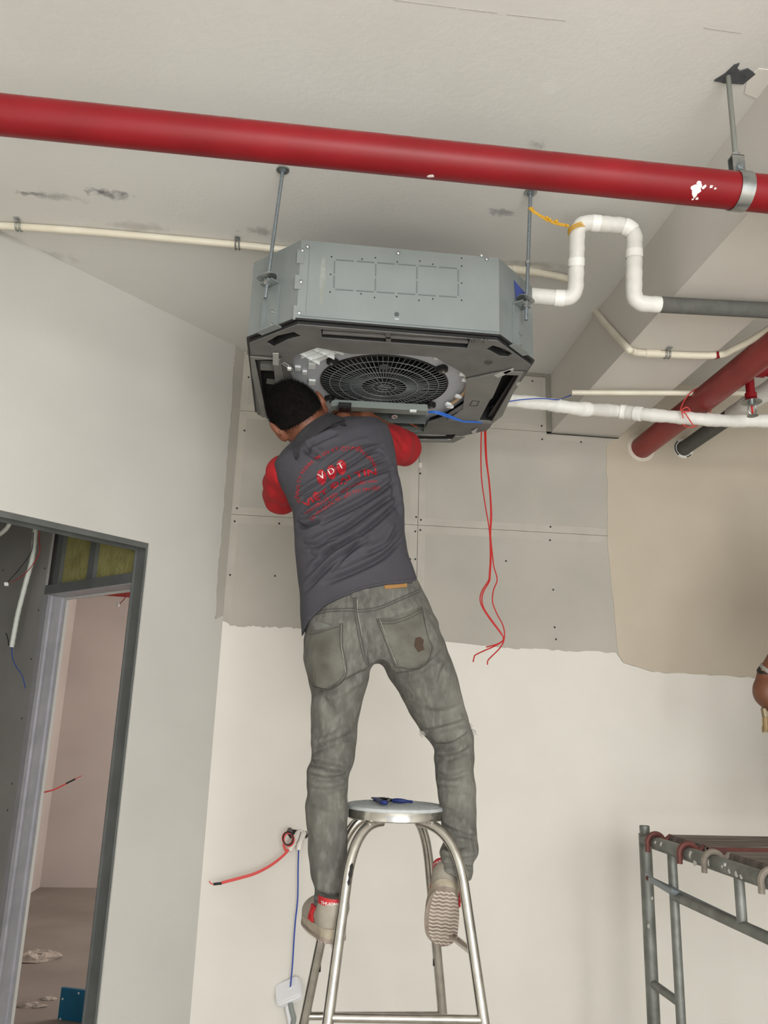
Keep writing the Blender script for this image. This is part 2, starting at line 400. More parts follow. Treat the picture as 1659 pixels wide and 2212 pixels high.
# galvanised U-channel lining of the opening: jamb and head
def chan(name, label, parts):
    o = thing(name, tuple(diag(DT, 0)), label, 'door frame'); return o
fr = struct(thing('door_1', tuple(diag(DT, 0)), 'bare galvanised stud frame of the doorway in slanted white wall', 'door frame'))
mb = MB(); dbox(mb, DT-.004, DT, 0, DZ, -TH+.006, -.006); dbox(mb, DT-.012, DT, 0, DZ, -.010, -.005); dbox(mb, DT-.012, DT, 0, DZ, -TH+.002, -TH+.007)
mb.build('jamb_stud', GALV_D, fr)
mb = MB(); dbox(mb, DL, DT-.004, DZ-.004, DZ, -TH+.006, -.006); dbox(mb, DL, DT-.004, DZ-.02, DZ, -.009, -.004); dbox(mb, DL, DT-.004, DZ-.02, DZ, -TH, -TH+.005)
mb.build('head_channel', GALV_D, fr)
for o0 in (-.004, -TH-.003):                        # raw board edges either side of the channel
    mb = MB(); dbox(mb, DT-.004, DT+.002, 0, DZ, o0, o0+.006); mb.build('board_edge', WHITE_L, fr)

# ---- partition behind the doorway, square to the slanted wall, with its own unfinished opening
J = diag(DT, 0, 0)
def part(s, z, off=0.0):                            # s along the partition away from us, off to the far side
    return np.array([J[0]-s*S2+off*S2, J[1]+s*S2+off*S2, z])
def pbox(mb, s0, s1, z0, z1, o0, o1):
    P = [part(s, z, o) for z in (z0, z1) for (s, o) in ((s0, o0), (s1, o0), (s1, o1), (s0, o1))]
    return mb.add(P, [(0,3,2,1),(4,5,6,7),(0,1,5,4),(1,2,6,5),(2,3,7,6),(3,0,4,7)])
SO, ZO, PT = .712, 1.995, .085
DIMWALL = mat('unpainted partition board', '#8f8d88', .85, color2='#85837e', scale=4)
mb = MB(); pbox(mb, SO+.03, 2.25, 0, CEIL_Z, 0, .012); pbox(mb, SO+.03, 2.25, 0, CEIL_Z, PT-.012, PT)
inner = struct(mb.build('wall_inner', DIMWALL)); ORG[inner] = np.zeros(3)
WOOL = mat('olive mineral wool board', '#8f8a55', .95, color2='#6d6a3c', scale=14, lo=.45, hi=.75, bump=.5, bscale=60)
for (a, b) in ((.10, .395), (.44, SO-.05)):
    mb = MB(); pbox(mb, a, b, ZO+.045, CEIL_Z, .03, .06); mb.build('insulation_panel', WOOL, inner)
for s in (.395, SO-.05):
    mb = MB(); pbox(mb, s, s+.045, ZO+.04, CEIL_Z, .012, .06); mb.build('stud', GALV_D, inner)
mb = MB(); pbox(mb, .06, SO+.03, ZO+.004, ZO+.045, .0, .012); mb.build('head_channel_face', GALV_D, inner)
d2 = struct(thing('door_2', tuple(part(SO, 0)), 'galvanised stud frame of the second doorway behind the first', 'door frame'))
mb = MB(); pbox(mb, SO, SO+.03, 0, ZO, .0, PT); pbox(mb, SO-.008, SO, 0, ZO+.01, .0, .006); pbox(mb, SO-.008, SO, 0, ZO, PT*.28, PT*.32); pbox(mb, SO-.010, SO, 0, ZO, PT-.01, PT-.002)
mb.build('jamb_stud', GALV, d2)
mb = MB(); pbox(mb, .06, SO+.03, ZO, ZO+.004, .0, PT); mb.build('head_channel', GALV, d2)
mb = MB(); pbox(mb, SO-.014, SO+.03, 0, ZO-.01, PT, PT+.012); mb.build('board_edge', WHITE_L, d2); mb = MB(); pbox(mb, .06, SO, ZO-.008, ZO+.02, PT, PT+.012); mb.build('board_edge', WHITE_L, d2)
dsc = bpy.data.meshes.new('screw'); dsc.from_pydata(*[(np.array(sm.v)*.9).tolist(), [], sm.f]); dsc.materials.append(SCREW)
for (px, py) in [(97, 1228), (84, 1318), (68, 1424), (48, 1552), (27, 1693), (17, 1750), (7, 1232)]:
    d = ray(px, py); n = np.array([1., 1, 0]); w = EYE+d*((J[0]+J[1])/(n@d)); link_mesh('screw', dsc, None, inner, None, w)
# far room
PINK = mat('pale plaster in the back room', '#bdb2aa', .8, color2='#b4a9a1', scale=2)
struct(MB().box((-2.2, 8.05, 0), (4, 8.15, CEIL_Z)).build('wall_far', PINK))
struct(MB().box((-2.22, 4.6, 0), (-2.13, 8.05, CEIL_Z)).build('wall_far_side', PINK))
struct(MB().box((2.4, 3.49, 0), (2.5, 8.05, CEIL_Z)).build('wall_far_right', PINK))
FLOORB = mat('dusty floor of the back room', '#8f857c', .7, color2='#7d736b', scale=1.6, bump=.1, bscale=30)
struct(MB().box((-2.13, 3.5, 0), (2.4, 8.05, .004)).build('floor_back', FLOORB))
p = at_y(190, 1276, 7.6); q = at_y(300, 1284, 7.6)
tag(MB().cyl(p-(q-p)*4, q+(q-p)*8, .035).build('ceiling_pipe', REDD, smooth=True), 'distant red pipe under the ceiling of the room behind both doorways', 'pipe')
# blue sheet
a = at_y(135, 2132, 4.75); b = at_y(188, 2139, 4.70)
bt = thing('blue_board', (a[0], a[1], 0), 'teal blue board standing on the floor beyond the second doorway', 'board')
mb = MB(); u = np.array([b[0]-a[0], b[1]-a[1], 0]); u /= np.linalg.norm(u)
ww = .42; mb.obox(np.array([a[0], a[1], a[2]/2+.003])+u*ww/2, u, (-u[1], u[0], 0), (0, 0, 1), ww/2, .009, a[2]/2-.003); mb.build('sheet', mat('teal blue coating', '#12607e', .45, color2='#0d5270', scale=9), bt)
mb = MB()
for k in range(5):
    c = np.array([a[0], a[1]-.010, a[2]-.05-k*.09])+u*.012; mb.lathe(c, (0, -1, 0), [(.005, 0), (.005, .003)], 10)
mb.lathe(np.array([a[0], a[1]-.010, a[2]-.015])+u*.10, (0, -1, 0), [(.005, 0), (.005, .003)], 10)
mb.build('rivets', mat('pale rivet', '#bfc6c8', .5, .5), bt, kind='stuff')
# rubble on the back room floor
rub = mat('plaster rubble', '#b5aa9e', .9, color2='#8d8278', scale=20)
for k, (px, py, s) in enumerate([(60, 2072, .10), (88, 2068, .09), (75, 2058, .045), (105, 2158, .03), (60, 2172, .04), (82, 2174, .03), (30, 2086, .02)]):
    c = at_z(px, py, .004); mb = MB()
    pr = [(0.02*s, s*.42), (s*.5, s*.36), (s*.9, s*.18), (s, .0)]
    mb.lathe(c, (0, 0, 1), pr[::-1], 11); V = np.array(mb.v); V[:, :2] += rng.normal(0, s*.12, (len(V), 2)); V[:, 2] = np.maximum(V[:, 2]+rng.normal(0, s*.05, len(V)), .004); V[:, 0] = c[0]+(V[:, 0]-c[0])*1.5
    mb.v = [tuple(x) for x in V]
    names = ['longest of the pale plaster chunks lying on back room floor', 'right-hand pale plaster chunk of the pair on back room floor', 'darker small chunk behind the pair on back room floor', 'tiny plaster crumb beside the blue board',
             'plaster crumb low at the left behind the bright stud', 'plaster crumb between the bright stud and blue board', 'smallest plaster crumb left of the chunk pair']
    tag(mb.build('plaster_chunk', rub), names[k], 'rubble', 'rubble on the back room floor')

# things hanging in the first doorway
def on_part(px, py, off):
    d = ray(px, py); n = np.array([1., 1, 0]); c = J[0]+J[1]+off*math.sqrt(2); return EYE+d*(c/(n@d))
pts = [on_part(*q, -.10) for q in [(80, 1095), (76, 1150), (70, 1205), (58, 1250), (40, 1320), (32, 1360), (25, 1398)]]
t = thing('hanging_conduit', tuple(pts[-1]), 'white corrugated conduit dangling in the first doorway with wires at its end', 'conduit')
mb = MB(); cp = catmull(pts, 10); mb.tube(cp, [.0105+.0006*math.sin(i*1.9) for i in range(len(cp))], 14); mb.build('tube', mat('grey white conduit', '#c9cdc4', .45), t, True)
mb = MB(); mb.tube(catmull([on_part(*q, -.10) for q in [(25, 1396), (27, 1420), (35, 1440), (48, 1460), (55, 1487)]], 6), .0018, 6); mb.build('blue_wire', BLUEW, t, True)
mb = MB(); mb.tube(catmull([on_part(*q, -.105) for q in [(20, 1398), (17, 1380), (13, 1368)]], 5), .002, 6); mb.build('black_wire', BLACKW, t, True)
t = thing('wire_pair', tuple(on_part(15, 1262, -.12)), 'red and black wire pair with white connector hanging beside dangling conduit', 'wire')
mb = MB(); mb.tube(catmull([on_part(*q, -.12) for q in [(88, 1140), (84, 1160), (86, 1190), (76, 1212), (58, 1235), (40, 1250), (20, 1258)]], 6), .0016, 6); mb.build('red_wire', REDW, t, True)
mb = MB(); mb.tube(catmull([on_part(*q, -.12) for q in [(72, 1150), (68, 1190), (45, 1225), (18, 1256)]], 6), .0016, 6); mb.build('black_wire', BLACKW, t, True)
c = on_part(14, 1262, -.12); mb = MB()
for dx in (-.004, .004): mb.obox(c+np.array([dx, 0, 0]), (1, 0, .3), (0, 1, 0), (-.3, 0, 1), .0045, .006, .008, .002)
mb.build('connector', WRAP2, t, True)
t = tag(MB().tube(catmull([on_part(*q, -.3) for q in [(30, 1090), (22, 1128), (5, 1150), (-30, 1170)]], 8), .009, 12).build('conduit_bend', mat('grey white conduit', '#c9cdc4'), smooth=True), 'short grey conduit bend in the top left of the doorway', 'conduit')
def far(px, py, y=7.9): return at_y(px, py, y)
t = thing('wire_lead', tuple(at_y(255, 1305, 5.0)), 'red brown wire lead with white plug at top right of second doorway', 'wire')
w0 = at_y(296, 1240, 5.0); MB().tube(catmull([np.array([w0[0]+.02, 5.0, CEIL_Z]), w0+np.array([.01, 0, .12])]+[at_y(*q, 5.0) for q in [(292, 1262), (285, 1270), (275, 1280), (270, 1292), (258, 1305)]], 6), .003, 6).build('red_wire', mat('brick red wire', '#8a3a34', .5), t, True)
MB().obox(at_y(253, 1306, 5.0), (1, 0, 0), (0, 1, 0), (0, 0, 1), .012, .008, .012, .003).build('connector', WRAP2, t, True)
t = thing('red_cable', tuple(part(SO, 1.28, .2)), 'pink red cable with black tape poking across the second doorway', 'cable')
P0 = [on_part(*q, .16) for q in [(30, 1712), (64, 1712), (90, 1712), (118, 1705), (148, 1690), (162, 1683), (176, 1676)]]
cp = catmull(P0, 6); n = len(cp); MB().tube(cp[:n*5//7], .0035, 8).build('cable', mat('salmon cable', '#e0544d', .45), t, True)
MB().tube(cp[n*5//7-3:n*6//7], .0038, 8).build('tape', BLACKW, t, True); MB().tube(cp[n*6//7-1:], .0015, 6).build('strand', mat('salmon cable', '#e0544d'), t, True)
t = tag(MB().tube(catmull([on_part(*q, .15) for q in [(40, 1680), (70, 1677), (85, 1671), (98, 1674)]], 6), .0025, 8).build('black_cable_end', BLACKW, smooth=True), 'short dark cable end just above the pink red cable', 'cable')
tag(MB().tube(catmull([on_part(*q, .14) for q in [(107, 1398), (114, 1410), (116, 1425), (105, 1438)]], 6), .0018, 8).build('yellow_wire', mat('ochre wire', '#a8865a', .5), smooth=True), 'thin ochre wire loop beside the bright stud', 'wire')

# ================================================================== pipes
def label_obj(o, l, c, g=None): return tag(o, l, c, g)
PY, PZ, PR = 1.584, 2.772, .0440
t = thing('fire_pipe', (0.2, PY, PZ), 'thick glossy red fire pipe running across under the ceiling', 'pipe')
MB().cyl((-2.05, PY, PZ), (3.28, PY, PZ), PR, 48).build('pipe', REDP, t, True)
SPLAT = mat('white paint splash', '#e8dedb', .6)
bv = None
def splat_on_pipe(px, py, r, seed, mb):             # paint flecks lying on the pipe skin
    d = ray(px, py); oy, oz = EYE[1]-PY, EYE[2]-PZ
    A = d[1]**2+d[2]**2; B = 2*(oy*d[1]+oz*d[2]); C = oy*oy+oz*oz-(PR+.0004)**2; q = B*B-4*A*C
    if q < 0: return
    h = (-B-math.sqrt(q))/(2*A); c = EYE+d*h; nrm = np.array([0, c[1]-PY, c[2]-PZ]); nrm /= np.linalg.norm(nrm)
    tu = np.array([1., 0, 0]); tv = np.cross(nrm, tu); rr = random.Random(seed); k = 9
    ring = [c+r*rr.uniform(.5, 1.2)*(math.cos(2*math.pi*i/k)*tu*1.2+math.sin(2*math.pi*i/k)*tv) for i in range(k)]
    mb.add(ring+[p+nrm*.0008 for p in ring], [tuple(range(k))[::-1], tuple(range(k, 2*k))]+[(i, (i+1) % k, k+(i+1) % k, k+i) for i in range(k)])
mb = MB()
for k, (px, py, r) in enumerate([(1503, 412, .010), (1497, 405, .006), (1508, 402, .007), (1500, 422, .007), (1506, 428, .004), (1510, 396, .005), (1519, 405, .004), (1523, 402, .004), (1536, 403, .004), (1545, 407, .003), (932, 380, .006), (926, 381, .004), (1496, 430, .003)]):
    splat_on_pipe(px, py, r, k, mb)
mb.build('paint_splash', SPLAT, t, True, label='white paint splash', kind='stuff')
# hanger
cx = at_y(1622, 425, PY-PR)[0]
t = thing('pipe_hanger', (cx, PY, CEIL_Z), 'zinc pipe clamp on a rod holding the thick red fire pipe', 'pipe hanger')
mb = MB(); w = .017
prof = [(PR+.001, -w), (PR+.0035, -w), (PR+.0035, w), (PR+.001, w)]
mb.lathe((cx, PY, PZ), (1, 0, 0), prof+[prof[0]], 40); mb.f = [f for f in mb.f if len(f) == 4]; mb.build('ring', ZINC, t, True)
mb = MB(); mb.obox((cx-.001, PY-.011, PZ+PR+.024), (1, 0, 0), (0, 1, 0), (0, 0, 1), .015, .0015, .026); mb.obox((cx-.001, PY+.011, PZ+PR+.024), (1, 0, 0), (0, 1, 0), (0, 0, 1), .015, .0015, .026)
mb.obox((cx-.001, PY, PZ+PR+.05), (1, 0, 0), (0, 1, 0), (0, 0, 1), .015, .0125, .0015); mb.build('yoke', ZINC, t)
MB().lathe((cx-.001, PY-.0125, PZ+PR+.012), (0, -1, 0), [(.009, 0), (.009, .006), (.006, .009)], 6).build('bolt', ROD, t)
MB().lathe((cx-.001, PY, PZ+PR+.052), (0, 0, 1), [(.011, 0), (.011, .009)], 6).build('nut', ZINC, t)
MB().cyl((cx-.001, PY, PZ+PR+.05), (cx-.001, PY, CEIL_Z), .0062, 14).build('rod', mat('painted grey rod', '#7e807a', .6, .3), t, True)
mb = MB(); ol = [(-.028, -.012), (-.012, .004), (-.004, .022), (.006, .026), (.008, .016), (.02, .012), (.035, .018), (.062, .010), (.05, -.012), (.0, -.014)]
mb.plate(ol, [], lambda u, v, q: (cx+u, PY-.02-v*1.6+.02, CEIL_Z+q), -.004, 0); mb.build('anchor_patch', mat('dark grey patch', '#4e5054', .8, color2='#3d3f42', scale=40), t, label='dark anchor patch on the ceiling')  # flat dark irregular plate where the rod meets the ceiling
mb = MB(); mb.plate([(.05, .0), (.062, .02), (.1, .02), (.2, -.01), (.2, -.05), (.12, -.04), (.07, -.03)], [], lambda u, v, q: (cx+u, PY+.0-v*1.6, CEIL_Z+q), -.002, 0); mb.build('plaster_patch', mat('white patch plaster', '#dcd9d2', .7), t)

# second red pipe into the back wall
QX, QZ = 1.541, 2.776; QR = .0505
t = thing('branch_pipe', (QX, WALL_Y, QZ), 'dark red sprinkler pipe entering the back wall at right', 'pipe')
MB().cyl((QX, 0.2, QZ), (QX, WALL_Y+.02, QZ), QR, 40).build('pipe', REDD, t, True)
mb = MB(); mb.lathe((QX, WALL_Y-.006, QZ), (0, 1, 0), [(QR+.012, 0), (QR+.016, .004)], 36); mb.build('filler_collar', mat('white filler', '#cfc8ba', .8), t, True)
yT = at_x(1617, 806, QX+.07)[1]; SX = QX+.085; SZ = at_x(1617, 800, SX)[2]
yT = at_x(1617, 800, SX)[1]
mb = MB(); mb.cyl((QX, yT, QZ), (SX+.03, yT, SZ), .019, 20); mb.lathe((SX+.03, yT, SZ), (1, 0, 0), [(.024, 0), (.024, .03), (.02, .032)], 20); mb.cyl((SX+.03, yT, SZ), (SX+.6, yT, SZ), .018, 20); mb.build('side_branch', REDP, t, True)
mb = MB(); mb.lathe((SX, yT, SZ), (0, 0, -1), [(.016, 0), (.016, .092), (.021, .093), (.021, .113), (.015, .115), (.015, .128)], 20); mb.build('drop', REDP, t, True)
zb = SZ-.128
mb = MB(); mb.lathe((SX, yT, zb+.004), (0, 0, -1), [(.010, 0), (.036, .003), (.037, .005), (.012, .004)], 28); mb.build('escutcheon', ZINC, t, True)
mb = MB(); mb.lathe((SX, yT, zb), (0, 0, -1), [(.013, 0), (.013, .014), (.009, .016)], 16)
for sgn in (-1, 1): mb.tube(catmull([(SX+sgn*.010, yT, zb-.012), (SX+sgn*.016, yT, zb-.03), (SX+sgn*.011, yT, zb-.044), (SX, yT, zb-.05)], 5), .0028, 8)
mb.lathe((SX, yT, zb-.05), (0, 0, -1), [(.006, 0), (.020, .003), (.020, .0045), (.004, .006)], 20); mb.build('sprinkler_head', ZINC, t, True)
MB().cyl((SX, yT, zb-.014), (SX, yT, zb-.045), .0032, 10).build('glass_bulb', mat('red glass bulb', '#c41420', .1), t, True)

# grey insulated pipe into the wall
GX, GZ = 1.744, 2.785
t = thing('insulated_pipe', (GX, WALL_Y, GZ), 'grey foam insulated pipe entering the wall right of the dark red pipe', 'pipe')
yw = at_x(1590, 878, GX)[1]
MB().cyl((GX, yw, GZ), (GX, WALL_Y+.01, GZ), .033, 28).build('insulation', FOAM, t, True)
pp = [(GX, yw+.03-k*.02, GZ) for k in range(80)]; MB().tube(pp, [.034+(.002 if k % 5 < 2 else 0) for k in range(80)], 24).build('white_wrap', WRAP, t, True)
mb = MB(); mb.lathe((GX, WALL_Y-.004, GZ), (0, -1, 0), [(.047, -.002), (.047, .004), (.036, .006), (.034, -.002)], 30); mb.build('wall_sleeve', mat('white sleeve', '#d9d6cf', .6), t, True)
mb = MB(); mb.tube([(GX-.043*math.cos(a), WALL_Y-.0095, GZ+.043*math.sin(a)) for a in np.linspace(-.9, .9, 10)], .003, 6); mb.build('gap', DARKLINE, t); mb = MB(); mb.tube([(GX+.043*math.cos(a), WALL_Y-.0095, GZ+.043*math.sin(a)) for a in np.linspace(-1.3, -.7, 6)], .0028, 6); mb.build('gap', DARKLINE, t)

# ivory conduit across the ceiling, down the beam, along its underside
zc = CEIL_Z-.013
P0 = [at_z(-160, 479, zc), at_z(150, 497, zc), at_z(512, 529, zc), at_z(620, 540, zc), at_z(900, 563, zc), at_z(1112, 582, zc), at_z(1180, 592, zc), at_z(1232, 606, zc)]
bx = BX0-.013
P1 = [at_x(1262, 640, bx), at_x(1300, 690, bx), at_x(1352, 748, bx)]
zs = BZ-.013
P2 = [at_z(1366, 758, zs), at_z(1395, 763, zs), at_z(1540, 768, zs), at_z(1590, 752, zs), at_z(1659, 712, zs), at_z(1800, 610, zs)]
t = thing('conduit', tuple(P0[0]), 'long ivory plastic conduit clipped to the ceiling and beam', 'conduit')
MB().tube(catmull(P0+P1+P2, 8), .0125, 16).build('tube', PVC, t, True)
for (a, b) in ((at_z(1105, 581, zc), at_z(1165, 589, zc)), (P2[1]+0, at_z(1425, 764, zs))): MB().cyl(a, b, .0145, 18).build('coupler', PVC, t, True)
def clip(c, d, n, name='clip'):                     # saddle clip round the conduit: d along it, n towards the surface
    c, d, n = [np.asarray(q, float) for q in (c, d, n)]; d = d/np.linalg.norm(d); s = np.cross(d, n); s /= np.linalg.norm(s)
    mb = MB(); arc = [c+.0165*(math.cos(a)*s-math.sin(a)*n) for a in np.linspace(-.25, math.pi+.25, 16)]
    for k in (-.006, .006):
        mb.tube([p+d*k for p in arc], .003, 6)
    mb.obox(c+s*.026+n*.009, d, s, n, .009, .010, .0015); mb.obox(c-s*.026+n*.009, d, s, n, .009, .010, .0015)
    mb.lathe(c-s*.028+n*.006, -n, [(.005, 0), (.005, .004)], 8)
    mb.lathe(c+s*.028+n*.006, -n, [(.005, 0), (.005, .004)], 8)
    return mb.build(name, ZINC, t, True)
clip(at_z(41, 489, zc), (1, 0, 0), (0, 0, 1)); clip(at_z(513, 529, zc), (1, 0, 0), (0, 0, 1)); clip(at_z(1441, 765, zs), P2[2]-P2[1], (0, 0, 1))
mb = MB(); mb.tube([at_z(1543, 768.5, zs-.0), at_z(1555, 766, zs)], .0128, 16); mb.build('red_mark', REDP, t, True)

# thin conduit under the beam with a blue wire
a, b = at_z(1235, 848, 2.80), at_z(1640, 850, 2.80); e = b+(b-a)*.5
t = thing('thin_conduit', tuple(a), 'straight thin ivory conduit under the beam with blue wire from its open end', 'conduit')
MB().cyl(a, e, .0105, 16).build('tube', PVC, t, True)
wp = [a+np.array([.02, 0, 0]), at_z(1222, 858, 2.79), at_y(1205, 863, 2.76), at_y(1170, 861, 2.735), at_y(1130, 863, 2.72), at_y(1092, 868, 2.715), at_y(1070, 870, 2.72)]
MB().tube(catmull(wp, 6), .0022, 8).build('blue_wire', BLUEW, t, True)

# white wrapped drain hose
hz = QZ-QR-.034; TIE = at_x(1485, 903, QX-.070)
H = [at_y(1075, 862, 2.70), at_y(1100, 865, 2.76), at_y(1180, 873, 2.80), at_y(1250, 883, 2.79), at_z(1330, 888, 2.735), at_z(1400, 896, 2.70), TIE, at_z(1570, 909, hz-.004), at_z(1659, 910, hz), at_z(1850, 912, hz)]
t = thing('drain_hose', tuple(H[0]), 'white wrapped drain hose leaving the back right of air conditioner', 'hose')
cp = catmull(H, 16); MB().tube(cp, [.0255+.0014*math.sin(i*.55)+.0008*math.sin(i*1.7) for i in range(len(cp))], 22).build('hose', WRAP, t, True)
for i in (49, 66, 74): MB().tube(cp[i:i+4], .0285, 22).build('tape_band', WRAP2, t, True)
# red tie wire round pipe and hose
yk = float(TIE[1])
t = thing('tie_wire', (QX-.03, yk, hz), 'thin red wire tying the hose to the dark red pipe', 'wire')
mb = MB()
c0, c1 = np.array([QX, QZ]), np.array([TIE[0], TIE[2]]); dd = (c1-c0)/np.linalg.norm(c1-c0); n2 = np.array([-dd[1], dd[0]]); cm_ = (c0-dd*(QR+.004)+c1+dd*.034)/2; ma = np.linalg.norm((c1+dd*.034)-(c0-dd*(QR+.004)))/2
ring = [(cm_[0]+dd[0]*ma*math.cos(a)+n2[0]*.058*math.sin(a), yk+.02*math.sin(a), cm_[1]+dd[1]*ma*math.cos(a)+n2[1]*.058*math.sin(a)) for a in np.linspace(0, 2*math.pi, 36, endpoint=False)]
mb.tube(ring, .0022, 6, closed=True); mb.build('loop', mat('coral wire', '#c8403a', .45), t, True); mb = MB()
k0 = at_y(1472, 886, yk-.045)
mb.tube(catmull([k0, k0+np.array([.02, -.005, .012]), k0+np.array([.03, -.008, -.005]), k0+np.array([.0, -.006, -.008]), at_y(1480, 893, yk-.05), at_y(1490, 908, yk-.045), at_y(1499, 921, yk-.04)], 6), .0024, 6)
mb.tube(catmull([k0, at_y(1474, 895, yk-.045), at_y(1476, 904, yk-.04)], 5), .0022, 6)
mb.build('wire', mat('coral wire', '#c8403a', .45), t, True)

# refrigerant pipe loop, wrapped white then grey
G = [at_y(1128, 637, 2.235), at_y(1243, 647, 2.20), at_y(1247, 479, 2.12), at_y(1371, 490, 2.10), at_y(1369, 655, 2.14), at_y(1425, 658, 2.14)]
t = thing('refrigerant_pipe', tuple(G[0]), 'white taped refrigerant pipe looping up beside the air conditioner into grey foam', 'pipe')
cp = []
for a, b in zip(fillet(G, .045, 8)[:-1], fillet(G, .045, 8)[1:]):
    n = max(1, int(np.linalg.norm(b-a)/.006)); cp += [a+(b-a)*k/n for k in range(n)]
cp.append(G[-1]); L = np.cumsum([0]+[np.linalg.norm(cp[i+1]-cp[i]) for i in range(len(cp)-1)])
MB().tube(cp, [.0242+.0012*((l*26) % 1.0)+.0006*math.sin(l*170) for l in L], 24).build('white_wrap', WRAP, t, True)
for l0 in (.10, .245, .40, .505, .60):
    i0 = int(np.searchsorted(L, l0)); MB().tube(cp[i0:i0+5], .0262, 24, caps=False).build('tape_band', WRAP2, t, True)
ge = at_y(1720, 674, 2.14); MB().tube([G[-1]-(ge-G[-1])*.02, ge, ge+(ge-G[-1])*1.2], .0245, 24).build('grey_foam', FOAM, t, True)

# ================================================================== ceiling cassette air conditioner
AX, AY, AH, AC_ = .238, 2.48, .43, .1415
Z0, ZT = 2.58, 2.832
def octo(h, c): return [(AX-h+c, AY-h), (AX+h-c, AY-h), (AX+h, AY-h+c), (AX+h, AY+h-c), (AX+h-c, AY+h), (AX-h+c, AY+h), (AX-h, AY+h-c), (AX-h, AY-h+c)]
def under(px, py, z=Z0): p = at_z(px, py, z); return (p[0], p[1])
def up_(u, v, w): return (u, v, w)
CASE = mat('grey zinc casing', '#8b9291', .45, .35, color2='#818887', scale=5, lo=.3, hi=.75)
CASE_D = mat('casing shadow gap', '#6f7777', .6, .2)
PAN = mat('charcoal foam drain pan', '#6b6a68', .8, color2='#605f5d', scale=16, bump=.08, bscale=150)
PANL = mat('grey plastic pan', '#7a7a76', .7, color2='#72726e', scale=10)
SHR = mat('pale blue grey shroud', '#b2b6bd', .5, color2='#a6abb2', scale=6)
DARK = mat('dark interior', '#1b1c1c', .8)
LOUV = mat('white translucent plastic', '#d9dedd', .45)
ac = thing('air_conditioner', (AX, AY, Z0), 'grey cassette air conditioner with open underside hanging from the ceiling', 'air conditioner')
mb = MB(); mb.plate(octo(AH, AC_), [octo(AH-.012, AC_-.005)], up_, Z0+.004, ZT); mb.plate(octo(AH-.002, AC_), [], up_, ZT-.004, ZT+.001); casing = mb.build('casing', CASE, ac)
ORG[casing] = ORG[ac]
mb = MB(); mb.plate(octo(AH+.003, AC_+.001), [octo(AH-.03, AC_-.012)], up_, Z0-.001, Z0+.005); mb.build('gasket', BLACKP, ac)
# seams, tabs and screws on the casing
fy = AY-AH
mb = MB()
for zz, w in ((Z0+.012, .002),): mb.box((AX-AH+AC_, fy-.0015, zz), (AX+AH-AC_, fy, zz+w))
mb.box((AX-AH+AC_+.024, fy-.001, Z0+.02), (AX-AH+AC_+.0255, fy, ZT-.02)); mb.build('seam', CASE_D, casing)
def fpx(px, py): p = at_y(px, py, fy); return p[0], p[2]
for (px, py) in ((651, 555), (646, 610), (643, 676)):
    x, z = fpx(px, py); MB().box((x-.012, fy-.0022, z-.022), (x+.006, fy, z+.022)).build('corner_tab', CASE, casing)
scr = MB()
for (px, py) in ((664, 533), (653, 541), (650, 609), (646, 676), (860, 547), (1051, 560), (1040, 552)):
    x, z = fpx(px, py); scr.lathe((x, fy-.0022, z), (0, -1, 0), [(.0055, 0), (.0055, .002), (.002, .004)], 10)
scr.build('casing_screw', ZINC, casing, True, kind='stuff')
# knock-out opening drawn by slots, and pilot holes
KO = mat('knock-out slot', '#666d6d', .7)
ko = MB()
C = [(723, 561), (990, 580), (990, 642), (721, 625)]
def lerp(a, b, t): return (a[0]+(b[0]-a[0])*t, a[1]+(b[1]-a[1])*t)
def slot(a, b, w=.0035):
    (x0, z0), (x1, z1) = fpx(*a), fpx(*b); ko.bar((x0, fy-.0006, z0), (x1, fy-.0006, z1), .0014, w, up=(0, 0, 1) if abs(x1-x0) > abs(z1-z0) else (1, 0, 0))
for s0 in range(6):
    for (a, b) in ((C[0], C[1]), (C[3], C[2])): slot(lerp(a, b, s0/6+.012), lerp(a, b, (s0+1)/6-.012))
for s0 in range(4):
    u = s0/3; a, b = lerp(C[0], C[1], u), lerp(C[3], C[2], u); slot(lerp(a, b, .05), lerp(a, b, .46)); slot(lerp(a, b, .54), lerp(a, b, .95))
ko.build('knock_out_slots', KO, casing, kind='stuff')
hl = MB()
for (px, py) in ((716, 555), (782, 560), (811, 557), (858, 566), (907, 564), (935, 571), (997, 575), (997, 558), (997, 612), (997, 649), (935, 646), (905, 649), (857, 641), (809, 643), (780, 635), (713, 631), (714, 593)):
    x, z = fpx(px, py); hl.lathe((x, fy-.0006, z), (0, -1, 0), [(.0022, 0), (.0022, .0008)], 8)
hl.build('pilot_holes', DARK, casing, kind='stuff')
x, z = fpx(857, 679); mb = MB(); mb.lathe((x, fy-.0004, z), (0, -1, 0), [(.0068, 0), (.0068, .0008)], 20); mb.build('cable_hole', mat('hole shade', '#4b5050', .8), casing)
mb = MB(); x, z = fpx(857, 689); mb.box((x-.006, fy-.001, z-.002), (x+.006, fy, z+.001)); mb.build('embossed_tab', mat('pale emboss', '#b9bfbf', .5), casing)
mb = MB(); x, z = fpx(697, 600); mb.plate(circle2(0, 0, 1, 20), [], lambda u, v, w: (x+u*.008, fy-w, z-.01+v*.075), 0, .0004); mb.build('water_stain', mat('brown drip stain', '#7d8178', .6, color2='#8f9693', scale=40), casing)

